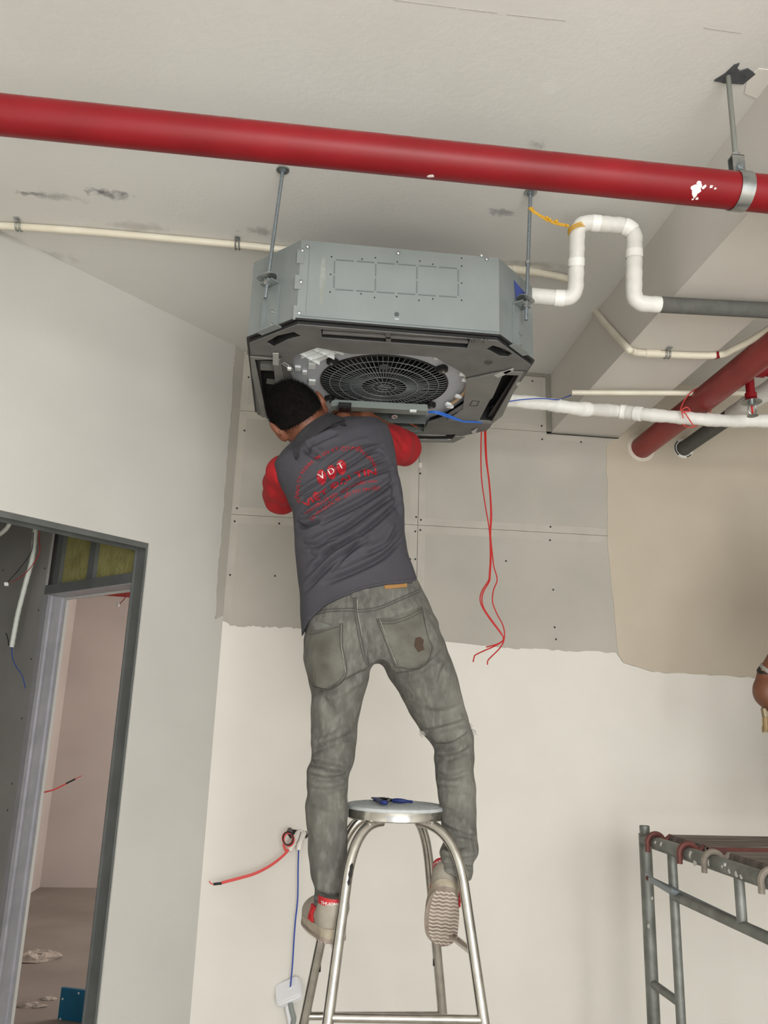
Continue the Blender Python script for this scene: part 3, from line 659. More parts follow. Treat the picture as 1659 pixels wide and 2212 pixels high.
# drain pan with outlet openings
def q(*pts): return [under(*p) for p in pts]
front = q((694, 703), (1016, 724), (1008, 745), (696, 722))
cl = q((576, 731), (600, 717), (635, 709), (652, 718), (622, 726), (592, 741)); cr = q((1050, 746), (1065, 738), (1090, 746), (1107, 756), (1096, 763), (1080, 762))
lo_ = q((551, 767), (590, 767), (602, 878), (575, 884)); ro = q((1086, 800), (1121, 801), (1062, 903), (1034, 901), (1058, 855), (1064, 850))
bo = q((802, 930), (940, 934), (985, 932), (975, 943), (800, 942))
cen = q((634, 762), (686, 743), (760, 757), (870, 758), (940, 764), (1003, 800), (1013, 830), (1000, 866), (960, 893), (925, 905), (918, 918), (740, 912), (690, 890), (640, 850), (632, 800))
mb = MB(); mb.plate(octo(AH-.006, AC_-.002), [front, cl, cr, lo_, ro, bo, cen], up_, Z0-.012, Z0-.0095); pan = mb.build('drain_pan', PAN, ac)
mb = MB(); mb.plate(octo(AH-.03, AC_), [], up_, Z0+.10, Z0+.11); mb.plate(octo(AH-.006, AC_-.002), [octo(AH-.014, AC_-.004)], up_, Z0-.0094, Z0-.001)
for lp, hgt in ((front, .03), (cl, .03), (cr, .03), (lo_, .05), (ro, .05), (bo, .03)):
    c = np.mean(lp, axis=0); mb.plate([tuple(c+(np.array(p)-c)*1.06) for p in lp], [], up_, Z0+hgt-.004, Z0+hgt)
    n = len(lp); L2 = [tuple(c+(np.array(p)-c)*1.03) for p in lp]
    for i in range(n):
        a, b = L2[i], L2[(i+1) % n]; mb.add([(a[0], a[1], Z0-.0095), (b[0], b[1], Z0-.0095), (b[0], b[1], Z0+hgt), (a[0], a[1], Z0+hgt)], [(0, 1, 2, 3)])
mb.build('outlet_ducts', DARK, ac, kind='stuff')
mb = MB(); a, b = np.array(under(697, 713)), np.array(under(1011, 734)); mb.bar((*a, Z0-.004), (*b, Z0-.004), .007, .014)
a, b = np.array(under(838, 710)), np.array(under(840, 738)); mb.bar((*a, Z0-.006), (*b, Z0-.006), .014, .010); mb.build('outlet_divider', PAN, pan)
mb = MB(); a, b = under(556, 795), under(594, 797); mb.bar((*a, Z0+.01), (*b, Z0+.01), .03, .02); a, b = under(575, 835), under(600, 838); mb.bar((*a, Z0+.02), (*b, Z0+.02), .02, .01); mb.build('duct_rib', PANL, pan, kind='stuff')
# grey edge strips of the side pans, seams, sensor
mb = MB(); side_l = q((541, 760), (606, 768), (624, 860), (600, 895), (566, 893), (545, 800)); mb.plate(side_l, [lo_], up_, Z0-.0155, Z0-.0125); mb.build('side_pan', PANL, pan)
mb = MB(); mb.plate(q((1008, 812), (1085, 793), (1130, 794), (1085, 890), (1062, 908), (1020, 905), (965, 900), (1000, 875)), [ro], up_, Z0-.0155, Z0-.0125); mb.build('side_pan', PANL, pan)
def seam_under(pts, r=.0016, z=Z0-.0125, name='pan_seam', m=DARK, parent=None):
    mb = MB(); mb.tube([(*under(*p), z) for p in pts], r, 6); return mb.build(name, m, parent or pan, True)
seam_under([(1006, 808), (1060, 796), (1085, 792), (1138, 793)]); seam_under([(537, 759), (610, 762)]); seam_under([(965, 895), (1000, 878), (1008, 850)], .002)
mb = MB(); c = under(1055, 774); mb.plate(circle2(*c, .0125, 24), [], up_, Z0-.0145, Z0-.011); mb.build('sensor_cap', mat('sensor rubber', '#3f403c', .6), pan)
mb = MB(); c = under(1025, 862); mb.plate([(c[0]-.013, c[1]-.022), (c[0]+.013, c[1]-.022), (c[0]+.013, c[1]+.022), (c[0]-.013, c[1]+.022)], [[(c[0]-.011, c[1]-.020), (c[0]+.011, c[1]-.020), (c[0]+.011, c[1]+.020), (c[0]-.011, c[1]+.020)]], up_, Z0-.0165, Z0-.012); mb.build('embossed_frame', DARK, pan)
# back pan piece and tapes
mb = MB(); mb.plate(q((770, 924), (985, 934), (1005, 936), (980, 948), (770, 946)), [bo], up_, Z0-.016, Z0-.0125); mb.build('back_pan', PANL, pan)
tp = MB()
for pts in (((1068, 800), (1100, 788), (1108, 791), (1075, 805)), ((1086, 793), (1109, 784), (1110, 788), (1092, 797)), ((1115, 818), (1124, 814), (1122, 821), (1116, 823)), ((590, 752), (603, 752), (603, 778), (590, 777)), ((1018, 923), (1032, 915), (1025, 931))):
    tp.plate(q(*pts), [], up_, Z0-.018, Z0-.0155)
tp.build('tape', mat('milky tape', '#a9aaa6', .4), pan, kind='stuff')

# fan shroud, impeller and guard
GZ0 = Z0+.006; FX, FY, FR = AX+.003, AY-.022, .212
mb = MB(); c = np.mean(cen, axis=0); mb.plate([tuple(c+(np.array(p)-c)*1.05) for p in cen], [circle2(FX, FY, FR-.004, 48)], up_, GZ0+.006, GZ0+.010); shroud = mb.build('fan_shroud', SHR, ac)
mb = MB(); mb.lathe((FX, FY, GZ0+.006), (0, 0, 1), [(FR-.004, 0), (FR-.02, .03), (FR-.03, .08)], 48); mb.f = mb.f[:-2]; mb.build('bell_mouth', BLACKP, shroud, True)
mb = MB(); mb.lathe((FX, FY, GZ0+.02), (0, 0, 1), [(.05, 0), (.06, .01), (.06, .05)], 32)
for k in range(9):
    a = 2*math.pi*k/9; d = np.array([math.cos(a), math.sin(a), 0]); s = np.array([-d[1], d[0], 0])
    P = [np.array([FX, FY, GZ0+.05])+d*r+s*o+np.array([0, 0, h]) for (r, o, h) in ((.06, -.02, .0), (.175, -.05, .01), (.18, .03, .045), (.06, .02, .03))]
    mb.add(P+[p+np.array([0, 0, .003]) for p in P], [(0,1,2,3),(7,6,5,4),(0,4,5,1),(1,5,6,2),(2,6,7,3),(3,7,4,0)])
mb.build('impeller', mat('black impeller', '#101112', .5), ac, True)
gd = MB()
def gz(r): return GZ0-.010+.014*(r/FR)**4
for r, tr in ((.020, .0013), (.038, .0013), (.075, .0014), (.112, .0014), (.148, .0014), (.180, .0014)):
    gd.tube([(FX+r*math.cos(a), FY+r*math.sin(a), gz(r)) for a in np.linspace(0, 2*math.pi, 64, endpoint=False)], tr, 5, closed=True)
for k in range(72):
    a = 2*math.pi*(k+.5)/72; r0 = .0 if k % 6 == 0 else (.038 if k % 3 == 0 else .075)
    gd.tube([(FX+r*math.cos(a), FY+r*math.sin(a), gz(r)+.0012) for r in (r0, (r0+FR)/2, FR-.02, FR-.003)], .0012, 4, caps=False)
mb = MB(); mb.tube([(FX+(FR-.003)*math.cos(a), FY+(FR-.003)*math.sin(a), gz(FR)) for a in np.linspace(0, 2*math.pi, 64, endpoint=False)], .0032, 8, closed=True); mb.build('guard_rim', BLACKP, ac, True)
guard = gd.build('fan_guard', mat('guard grey wire', '#8b9295', .3, .6), ac, True)
c = under(830, 790); mb = MB(); mb.lathe((c[0], c[1], gz(.1)-.002), (0, 0, 1), [(.017, 0), (.017, .002)], 24); mb.build('badge', mat('badge grey', '#4a5052', .4), guard)
for (px, py) in ((718, 783), (955, 799), (712, 863), (930, 876)):
    c = under(px, py); d = np.array([FX-c[0], FY-c[1]]); d /= np.linalg.norm(d); mb = MB(); mb.obox((c[0], c[1], GZ0-.003), (*d, 0), (-d[1], d[0], 0), (0, 0, 1), .016, .014, .010, .006); cp_ = mb.build('guard_clip', BLACKP, ac, True)
    mb = MB(); mb.lathe((c[0]-d[0]*.004, c[1]-d[1]*.004, GZ0-.013), (0, 0, -1), [(.005, 0), (.005, .002), (.002, .004)], 10); mb.build('clip_screw', ZINC, cp_, True)
# white louvre piece, squares, clips and drain tube
mb = MB(); lp = q((645, 759), (688, 744), (745, 752), (742, 760), (690, 784), (652, 770)); mb.plate(lp, [], up_, GZ0-.002, GZ0+.002)
for a, b in (((645, 759), (690, 784)), ((672, 749), (722, 772)), ((688, 744), (742, 762)), ((652, 770), (710, 747)), ((668, 776), (733, 752)), ((645, 759), (688, 744))):
    pa, pb = under(*a), under(*b); mb.bar((*pa, GZ0-.007), (*pb, GZ0-.007), .003, .012)
mb.build('louvre_bracket', LOUV, ac)
sq = MB()
for (px, py, s) in ((674, 792, .011), (674, 827, .011), (643, 797, .009), (658, 806, .007), (945, 772, .009)):
    c = under(px, py, GZ0); sq.obox((c[0], c[1], GZ0+.003), (1, 0, 0), (0, 1, 0), (0, 0, 1), s, s*1.5, .004)
sq.build('foam_pads', LOUV, shroud, kind='stuff')
mb = MB(); mb.tube(catmull([(*under(*p), GZ0-.004) for p in ((1002, 805), (1010, 822), (1008, 840), (1000, 853), (985, 866), (967, 880))], 6), .006, 10); mb.build('drain_tube', mat('tan rubber tube', '#b29b78', .5), ac, True)
mb = MB()
for (px, py) in ((1001, 807), (1006, 820), (990, 855), (969, 872), (972, 877)):
    c = under(px, py); mb.obox((*c, GZ0-.008), (1, .4, 0), (-.4, 1, 0), (0, 0, 1), .012, .007, .005, .002)
mb.build('tube_clip', LOUV, ac, True, kind='stuff')
mb = MB(); mb.tube(catmull([(*under(*p), Z0-.02) for p in ((614, 770), (630, 782), (637, 800), (642, 822), (646, 845))], 6), .0022, 6); mb.tube(catmull([(*under(*p), Z0-.02) for p in ((610, 772), (626, 785), (634, 802), (640, 824), (643, 850))], 6), .0018, 6); mb.build('sensor_lead', mat('grey lead', '#8f9190', .5), ac, True, kind='stuff')
mb = MB(); c = under(626, 782); mb.obox((*c, Z0-.022), (1, 0, 0), (0, 1, 0), (0, 0, 1), .006, .008, .004, .002); mb.build('lead_connector', WRAP2, ac, True)
# control box at the back
BOXM = mat('green grey sheet steel', '#7d8580', .5, .2)
pa, pb = np.array(under(716, 878, Z0-.02)), np.array(under(922, 889, Z0-.02)); u = (pb-pa)/np.linalg.norm(pb-pa); v = np.array([-u[1], u[0]])
mb = MB(); cm = (pa+pb)/2; mb.obox((*cm, Z0-.014), (*u, 0), (*v, 0), (0, 0, 1), np.linalg.norm(pb-pa)/2, .020, .012); cbx = mb.build('control_cover', BOXM, ac)
c = np.array(under(745, 879, Z0-.03)); mb = MB(); mb.obox((*c, Z0-.030), (*u, 0), (*v, 0), (0, 0, 1), .022, .022, .008, .002)
for k in range(7): mb.obox((*(c+u*(k-3)*.006), Z0-.039), (*u, 0), (*v, 0), (0, 0, 1), .0018, .019, .003)
mb.build('connector_block', BLACKP, cbx, kind='stuff')
c = np.array(under(892, 888, Z0-.03)); mb = MB(); mb.obox((*c, Z0-.03), (*u, 0), (*v, 0), (0, 0, 1), .012, .006, .004, .002); mb.build('cable_clamp', LOUV, cbx)
ta, tb = np.array(under(725, 905)), np.array(under(917, 912)); u2 = (tb-ta)/np.linalg.norm(tb-ta); v2 = np.array([-u2[1], u2[0]]); cm2 = (ta+tb)/2; hl2 = np.linalg.norm(tb-ta)/2
tr = MB(); tr.obox((*cm2, Z0+.03), (*u2, 0), (*v2, 0), (0, 0, 1), hl2, .045, .002)
for s in (-1, 1):
    tr.obox((*(cm2+v2*s*.044), Z0+.004), (*u2, 0), (*v2, 0), (0, 0, 1), hl2, .0012, .028); tr.obox((*(cm2+u2*s*hl2), Z0+.004), (*u2, 0), (*v2, 0), (0, 0, 1), .0012, .045, .028)
tray = tr.build('control_tray', mat('tray steel', '#595f5c', .5, .3), ac)
wr = MB(); r = random.Random(3)
for k in range(7):
    s0 = -.8+k*.25; P = [cm2+u2*hl2*(s0+r.uniform(-.1, .1)*j+.06*j)+v2*r.uniform(-.03, .03) for j in range(4)]
    wr.cur = k % 4; wr.tube(catmull([(*p, Z0+r.uniform(-.012, .012)) for p in P], 5), .0022, 6)
wr.build('control_wires', None, tray, True, kind='stuff', mats=[BLACKW, mat('orange wire', '#b8562e', .5), mat('white wire', '#cfcfca', .5), mat('yellow green wire', '#7f8b2d', .5)])
mb = MB(); c = np.array(under(852, 897)); mb.tube([(c[0]+.009*math.cos(a), c[1]+.012*math.sin(a), Z0-.006) for a in np.linspace(0, 2*math.pi, 20, endpoint=False)], .003, 8, closed=True); mb.build('ferrite_ring', mat('ring pink white', '#c9b4ad', .4), tray, True)
tag_w = mat('marker ink', '#23221f', .6)
def text_mesh(body, size=1.0, bold=0.0, shear=0.0, spacing=1.0):
    cu = bpy.data.curves.new('txt', 'FONT'); cu.body = body; cu.size = size; cu.offset = bold; cu.shear = shear; cu.space_character = spacing; cu.resolution_u = 2
    ob = bpy.data.objects.new('txt', cu); COL.objects.link(ob); bpy.context.view_layer.update()
    me = ob.to_mesh(); V = np.array([v.co[:] for v in me.vertices]); Fs = [tuple(p.vertices) for p in me.polygons]
    ob.to_mesh_clear(); bpy.data.objects.remove(ob); bpy.data.curves.remove(cu)
    return V, Fs
def text_on(body, org, du, dv, height, material, parent, name, bold=.01):
    V, Fs = text_mesh(body, 1.0, bold); org, du, dv = [np.asarray(q_, float) for q_ in (org, du, dv)]
    P = [org+du*(v[0]*height)+dv*(v[1]*height) for v in V]
    mb = MB(); mb.add(P, Fs); return mb.build(name, material, parent)
for body, a in (('18/03/23', (1066, 722)), ('14-DC-V', (1058, 731)), ('V - 23', (1048, 737))):
    o = under(*a, Z0-.0125); text_on(body, (o[0], o[1], Z0-.0126), (-1, 0, 0), (0, 1, 0), .017, tag_w, pan, 'marker_writing')
o = under(918, 759, GZ0); text_on('DR5', (o[0], o[1], GZ0+.0055), (-1, 0, 0), (0, 1, 0), .014, tag_w, shroud, 'stamp')
# hanging brackets on the chamfers
for sgn, pxr, lab in ((-1, None, 'l'), (1, None, 'r')):
    c = np.array([AX+sgn*(AH-AC_/2), AY-AH+AC_/2]); nrm = np.array([sgn*S2, -S2]); tan = np.array([S2, sgn*S2])
    mb = MB(); mb.obox((*(c+nrm*.004), Z0+.065), (*tan, 0), (*nrm, 0), (0, 0, 1), .026, .0035, .07); mb.obox((*(c+nrm*.018), Z0+.138), (*tan, 0), (*nrm, 0), (0, 0, 1), .026, .018, .0018)
    mb.obox((*(c+nrm*.010-tan*.022), Z0+.045), (*tan, 0), (*nrm, 0), (0, 0, 1), .0015, .010, .045); mb.obox((*(c+nrm*.010), Z0-.004), (*tan, 0), (*nrm, 0), (0, 0, 1), .04, .012, .002); br = mb.build('hanging_bracket', CASE, ac)
    mb = MB()
    for dz in (.01, .05): mb.lathe((*(c+nrm*.0075+tan*.008), Z0+dz), (*nrm, 0), [(.006, 0), (.006, .003), (.002, .006)], 10)
    mb.build('bracket_screw', ZINC, br, True, kind='stuff')
    mb = MB(); mb.plate(octo(.001, 0)[:0] or circle2(0, 0, 1, 16), [circle2(0, 0, .3, 12)], lambda uu, vv, w, c=c, nrm=nrm, tan=tan: (*(c+nrm*.032+tan*uu*.034+nrm*vv*.024), Z0+.146+w+.006*abs(uu)), 0, .002); mb.build('bracket_washer', ZINC, br, True)
mb = MB(); c = np.array([AX+AH-.02, AY-AH+.12]); P = at_y(1112, 632, AY-AH+.08); mb.add([P+np.array(o) for o in ((-.008, -.02, .03), (.028, -.012, -.005), (.0, -.014, -.03))]+[P+np.array(o) for o in ((-.008, -.016, .03), (.028, -.008, -.005), (.0, -.010, -.03))], [(0,1,2),(5,4,3),(0,3,4,1),(1,4,5,2),(2,5,3,0)]); mb.build('blue_tag', mat('navy tag', '#2b3a78', .5), ac)
# cables at the bottom right
mb = MB()
for dx in (0, .006): mb.tube(catmull([(*under(925, 889, Z0-.02), Z0-.022), (*under(945, 893, Z0-.03), Z0-.030+dx), (*under(975, 902, Z0-.03), Z0-.032+dx), (*under(1000, 910, Z0-.03), Z0-.03), (*under(1020, 913, Z0-.025), Z0-.022), (*under(1042, 910, Z0-.01), Z0-.014)], 8), .0035, 8)
mb.build('blue_cable', mat('bright blue cable', '#2c62b8', .4), ac, True, kind='stuff')

# threaded rods
for (top_px, lab, px0) in (((611, 366), 'threaded steel rod at the left front corner of air conditioner', -1), ((1146, 415), 'threaded steel rod at the right front corner beside the taped pipe', 1)):
    tp_ = at_z(*top_px, CEIL_Z); c = np.array([AX+px0*(AH-AC_/2), AY-AH+AC_/2])+np.array([px0*S2, -S2])*.032
    bt_ = np.array([c[0], c[1], Z0+.085])
    t = thing('threaded_rod', tuple(tp_), lab, 'rod', 'rods holding the air conditioner')
    n = 160; P = [tp_+(bt_-tp_)*i/n for i in range(n+1)]; MB().tube(P, [.0052+(.0007 if i % 2 else 0) for i in range(n+1)], 10).build('rod', ROD, t, False)
    MB().lathe(tp_+np.array([0, 0, -.004]), (0, 0, 1), [(.019, 0), (.02, .001), (.02, .004)], 24).build('washer', ZINC, t, True)
    MB().lathe(tp_+np.array([0, 0, -.012]), (0, 0, 1), [(.010, 0), (.010, .008)], 6).build('nut', ROD, t)
    for zz in (.150, .134, .126):
        k = (Z0+zz-bt_[2])/(tp_[2]-bt_[2]); MB().lathe(bt_+(tp_-bt_)*k, (0, 0, 1), [(.0105, 0), (.0105, .007)], 6).build('nut', ZINC, t)
    if px0 == 1:
        k = .45; MB().lathe(bt_+(tp_-bt_)*.42, (0, 0, 1), [(.010, 0), (.010, .010)], 8).build('nut', ZINC, t)
    RODR = (tp_, bt_)
# yellow string
tp_, bt_ = RODR; k0 = at_y(1144, 452, tp_[1]-.006); e0 = at_y(1228, 489, 2.10)
t = thing('yellow_string', tuple(k0), 'yellow nylon string tied between the right rod and taped pipe', 'string')
YS = mat('yellow nylon', '#d6a52e', .55)
mb = MB(); rr = random.Random(5)
for s in range(3):
    P = [k0+(e0-k0)*i/14+np.array([rr.uniform(-.002, .002), -.002, .0045*math.sin(i*1.7+s*2.1)-.012*math.sin(math.pi*i/14)]) for i in range(15)]; mb.tube(catmull(P, 4), .0018, 5)
mb.build('strand', YS, t, True, kind='stuff')
mb = MB(); ctr = G[1]*.07+G[2]*.93
for dz in (0, .006, -.006): mb.tube([ctr+np.array([.0275*math.cos(a), .0275*math.sin(a), dz-.008+.008*math.cos(a)]) for a in np.linspace(0, 2*math.pi, 28, endpoint=False)], .0019, 6, closed=True)
for dz in (0, .005): mb.tube([np.array([tp_[0], tp_[1], k0[2]+dz])+np.array([.008*math.cos(a), .008*math.sin(a), 0]) for a in np.linspace(0, 2*math.pi, 14, endpoint=False)], .0017, 5, closed=True)
mb.build('loop', YS, t, True, kind='stuff')
mb = MB()
for (px, py) in ((1180, 470), (1186, 474), (1200, 477), (1224, 487)): mb.lathe(at_y(px, py, 2.095)-np.array([0, 0, .005]), (.5, 0, 1), [(.002, 0), (.0055, .003), (.0055, .007), (.002, .010)], 8)
mb.build('knot', YS, t, True, kind='stuff')

# red wires hanging from the unit
ys = AY+.30
def wire(pts, lab):
    P = [(*under(1040+4*len(lab) % 6, 911, Z0), Z0)]*0+[at_y(px, py, ys) for px, py in pts]
    mb = MB(); mb.tube(catmull(P, 6), .0023, 8); tag(mb.build('red_wire', REDW, smooth=True), lab, 'wire', 'red wires hanging from the air conditioner')
wire([(1042, 905), (1039, 960), (1040, 1030), (1048, 1090), (1057, 1145), (1059, 1200), (1057, 1240), (1055, 1254), (1042, 1275), (1037, 1293), (1042, 1312), (1060, 1340), (1080, 1366), (1088, 1380), (1075, 1391), (1050, 1398)], 'leftmost red wire hanging from the unit, ending in short leftward tip')
wire([(1046, 905), (1049, 985), (1056, 1040), (1060, 1100), (1059, 1150), (1061, 1200), (1059, 1240), (1057, 1256), (1045, 1277), (1041, 1295), (1046, 1315), (1064, 1342), (1084, 1370), (1086, 1384), (1068, 1396), (1045, 1406), (1027, 1415), (1024, 1421), (1022, 1430)], 'red hanging wire whose end bends farthest left')
wire([(1049, 905), (1051, 985), (1058, 1050), (1062, 1110), (1060, 1155), (1064, 1200), (1067, 1225), (1074, 1252), (1066, 1275), (1064, 1300), (1073, 1325), (1086, 1350), (1090, 1370), (1087, 1388), (1078, 1402), (1062, 1418), (1054, 1427), (1053, 1436)], 'rightmost red hanging wire with a wave, ending lowest of them')

# ================================================================== stool
STEEL = mat('polished stainless steel', '#c9c6bf', .17, .95, color2='#b3b0a8', scale=30)
STEEL_D = mat('worn stainless band', '#b0aca4', .3, .9, color2='#7a766e', scale=40, lo=.5, hi=.7)
SC = np.array([0.306, 2.385]); SZ0 = 1.283; SR = .139
st = thing('step_stool', (SC[0], SC[1], 0), 'tall stainless steel stool with round seat that the man straddles', 'stool')
mb = MB(); mb.lathe((*SC, SZ0-.036), (0, 0, 1), [(SR-.004, 0), (SR, .003), (SR, .024), (SR-.002, .027), (SR-.002, .03)], 64); mb.build('seat_rim', STEEL, st, True)
mb = MB(); mb.lathe((*SC, SZ0-.011), (0, 0, 1), [(SR-.0005, 0), (SR+.0005, .002), (SR-.001, .008), (SR-.006, .011)], 64); pad = mb.build('seat_pad', mat('grey rubber seat pad', '#b5b9ba', .6, color2='#a4a8a9', scale=30), st, True)
mb = MB(); dm = MB().obox((0, 0, 0), (1, 1, 0), (-1, 1, 0), (0, 0, 1), .0045, .0028, .0006)
nd = 0
for i in range(-14, 15):
    for j in range(-14, 15):
        x, y = i*.0095, j*.0095
        if math.hypot(x, y) < SR-.012: mb.obox((SC[0]+x, SC[1]+y, SZ0+.0004), (1, (1 if (i+j) % 2 else -1), 0), ((-1 if (i+j) % 2 else 1), 1, 0), (0, 0, 1), .0042, .0013, .0006)
mb.build('tread_pattern', mat('grey rubber tread', '#a9adae', .6), pad, kind='stuff')
def leg_pts(top, p1, p2): 
    top, p1, p2 = np.array(top), np.array(p1), np.array(p2); d = (p2-p1)/(p1[2]-p2[2]); p0 = p2+d*p2[2]; p0[2] = .012; return top, p1, p2, p0
FLm, FLb = at_y(738, 1985, 2.215), at_y(708, 2212, 2.165)
FRm, FRb = at_y(1001, 1905, 2.225), at_y(1046, 2212, 2.165)
BRm, BRb = at_y(930, 1900, 2.50), at_y(958, 2212, 2.56)
BLm, BLb = at_y(692, 2040, 2.515), at_y(656, 2212, 2.56)
BLm = BLb+(BLm-BLb)*((1.07-BLb[2])/(BLm[2]-BLb[2]))
LEG = {}
for nm, top, m1, b1 in (('FL', (SC[0]-.045, SC[1]-.075, SZ0-.038), FLm, FLb), ('FR', (SC[0]+.055, SC[1]-.07, SZ0-.038), FRm, FRb), ('BR', (SC[0]+.05, SC[1]+.07, SZ0-.038), BRm, BRb), ('BL', (SC[0]-.05, SC[1]+.07, SZ0-.038), BLm, BLb)):
    tpp, a, b, c = leg_pts(top, m1, b1)
    kd = (a-b)/(a[2]-b[2]); lo = a+kd*(1.10-a[2]); ct = a+kd*(1.246-a[2])
    cpp = [(1-k)**2*tpp+2*k*(1-k)*ct+k*k*lo for k in np.linspace(0, 1, 18)]+[lo+(b-lo)*k for k in np.linspace(.1, 1, 10)]+[b+(c-b)*k for k in np.linspace(.1, 1, 8)]
    LEG[nm] = cpp; MB().tube(cpp, .0140, 20).build('leg', STEEL, st, True)
    MB().lathe(c-np.array([0, 0, .012]), (0, 0, 1), [(.018, 0), (.018, .02), (.013, .035)], 16).build('foot_cap', BLACKP, st, True)
def leg_at(nm, z):
    L_ = LEG[nm]; zz = [p[2] for p in L_]; i = int(np.argmin([abs(q_-z) for q_ in zz])); return L_[i]
def leg_z(nm, z):
    L_ = LEG[nm]
    for i in range(len(L_)-1):
        if L_[i][2] >= z >= L_[i+1][2] and L_[i][2] > L_[i+1][2]:
            k = (L_[i][2]-z)/(L_[i][2]-L_[i+1][2]); return L_[i]+(L_[i+1]-L_[i])*k
RZ = .952
RUNG_R = (leg_z('FR', RZ), leg_z('BR', RZ)); RUNG_L = (leg_z('FL', RZ), leg_z('BL', RZ))
for (a, b, r) in ((*RUNG_R, .0095), (*RUNG_L, .0095), (leg_z('FL', .818), leg_z('FR', .812), .0105), (leg_z('BL', .70), leg_z('BR', .70), .0105),
                  (leg_z('FL', .45), leg_z('BL', .45), .0105), (leg_z('FR', .45), leg_z('BR', .45), .0105), (leg_z('FL', .35), leg_z('FR', .35), .0105)):
    MB().cyl(a, b, r, 18).build('rung', STEEL, st, True)
mb = MB(); a = leg_z('FL', 1.15); b = leg_z('FL', 1.095); d = np.array([.004, -.0105, .002])
sc_ = [a+(b-a)*i/6+d for i in range(7)]; mb.tube(sc_, [.002, .006, .005, .0065, .004, .0055, .002], 8); mb.build('scorch_mark', mat('burnt tape residue', '#1f1d1b', .7), st, True)
mb = MB()
for nm, z in (('BL', .83), ('BR', .845)):
    c = leg_z(nm, z)+np.array([.012 if nm == 'BL' else -.012, -.004, 0]); mb.obox(c, (1, 0, .2), (0, 1, 0), (0, 0, 1), .003, .003, .010)
mb.build('weld_tab', DARK, st, kind='stuff')

# cutter pliers on the seat
pl0 = at_z(845, 1730, SZ0+.004)
t = thing('pliers', tuple(pl0), 'blue handled cutting pliers lying on the round stool seat', 'pliers')
BH = mat('blue rubber grip', '#23336e', .5)
zz = SZ0+.011
def sp(px, py): return at_z(px, py, zz)
mb = MB(); cc = catmull([sp(848, 1729), sp(862, 1730), sp(878, 1731), sp(890, 1732)], 5); mb.tube(cc, [.004+.003*math.sin(math.pi*min(1, i/12+.1)) for i in range(len(cc))], 10); mb.build('grip', BH, t, True)
mb = MB(); cc = catmull([sp(836, 1734), sp(826, 1733), sp(818, 1729), sp(810, 1727)], 5); mb.tube(cc, [.0065]*len(cc), 10); mb.build('grip', BH, t, True)
mb = MB(); mb.tube([sp(848, 1729), sp(838, 1727), sp(826, 1726)], [.004, .005, .003], 8); mb.tube([sp(836, 1733), sp(842, 1729), sp(832, 1725)], [.003, .004, .003], 8); mb.tube([sp(832, 1725), sp(802, 1723.5)], [.004, .002], 6); mb.build('jaw', mat('black tool steel', '#1e1f22', .4, .6), t, True)

# ================================================================== scaffold
SCF = mat('galvanised scaffold tube', '#8a8d88', .5, .55, color2='#6c6f6a', scale=14, lo=.35, hi=.65, bump=.1, bscale=60)
RUST = mat('rust red hook paint', '#6e3a33', .6, color2='#5a2e29', scale=20)
GREYH = mat('mortar crusted hook', '#8d857a', .8, color2='#6f675e', scale=25)
PLK = mat('mortar stained plank', '#8a8078', .85, color2='#5f554f', scale=9, lo=.35, hi=.65, stretch=(.4, 3, 1), bump=.3, bscale=40)
XS, YS0, ZS = 1.257, 2.90, 1.137
sc = thing('scaffold', (XS, YS0, 0), 'dirty galvanised scaffold frame with planks at the lower right', 'scaffold')
MB().cyl((XS, YS0, 0), (XS, YS0, ZS+.02), .0215, 20).build('post', SCF, sc, True)
MB().lathe((XS, YS0, ZS), (0, 0, 1), [(.0175, 0), (.0175, .046), (.015, .046), (.015, .01)], 20).build('spigot', SCF, sc, True)
YN = 1.70
MB().cyl((XS, YN, 0), (XS, YN, ZS+.02), .0215, 20).build('post', SCF, sc, True)
MB().cyl((XS, YS0, ZS), (XS, YN, ZS), .0215, 20).build('top_tube', SCF, sc, True)
yi = at_x(1452, 1860, XS)[1]
MB().cyl((XS, yi, 0), (XS, yi, ZS-.015), .0150, 18).build('inner_post', SCF, sc, True)
zl = at_x(1480, 1945, XS)[2]
MB().cyl((XS, yi, zl), (XS, YN, zl), .0160, 18).build('lower_tube', SCF, sc, True)
ym = at_x(1600, 1950, XS)[1]; MB().cyl((XS, ym, zl), (XS, ym, ZS), .0140, 18).build('strut', SCF, sc, True)
z2 = at_x(1425, 2135, XS)[2]; MB().cyl((XS, YS0, z2), (XS, yi, z2), .0135, 18).build('strut', SCF, sc, True)
MB().cyl((XS, YS0, z2-.5), (XS, yi, z2-.5), .0135, 18).build('strut', SCF, sc, True)
a = at_x(1400, 1897, XS-.03); b = at_x(1447, 1922, XS-.028); mb = MB(); d = (b-a)/np.linalg.norm(b-a)
mb.obox(a, d, (1, 0, 0), np.cross(d, (1, 0, 0)), .020, .002, .014, .0019); mb.tube([a+d*.012, a+d*.035, b, b+np.array([.6, .03, -.25])], [.006, .0105, .0125, .0125], 14); br = mb.build('cross_brace', mat('bluish galvanised brace', '#8f979b', .45, .6), sc, True)
MB().lathe(a+np.array([-.002, 0, 0]), (-1, 0, 0), [(.007, 0), (.007, .003), (.003, .006)], 12).build('lock_pin', RUST, br, True)
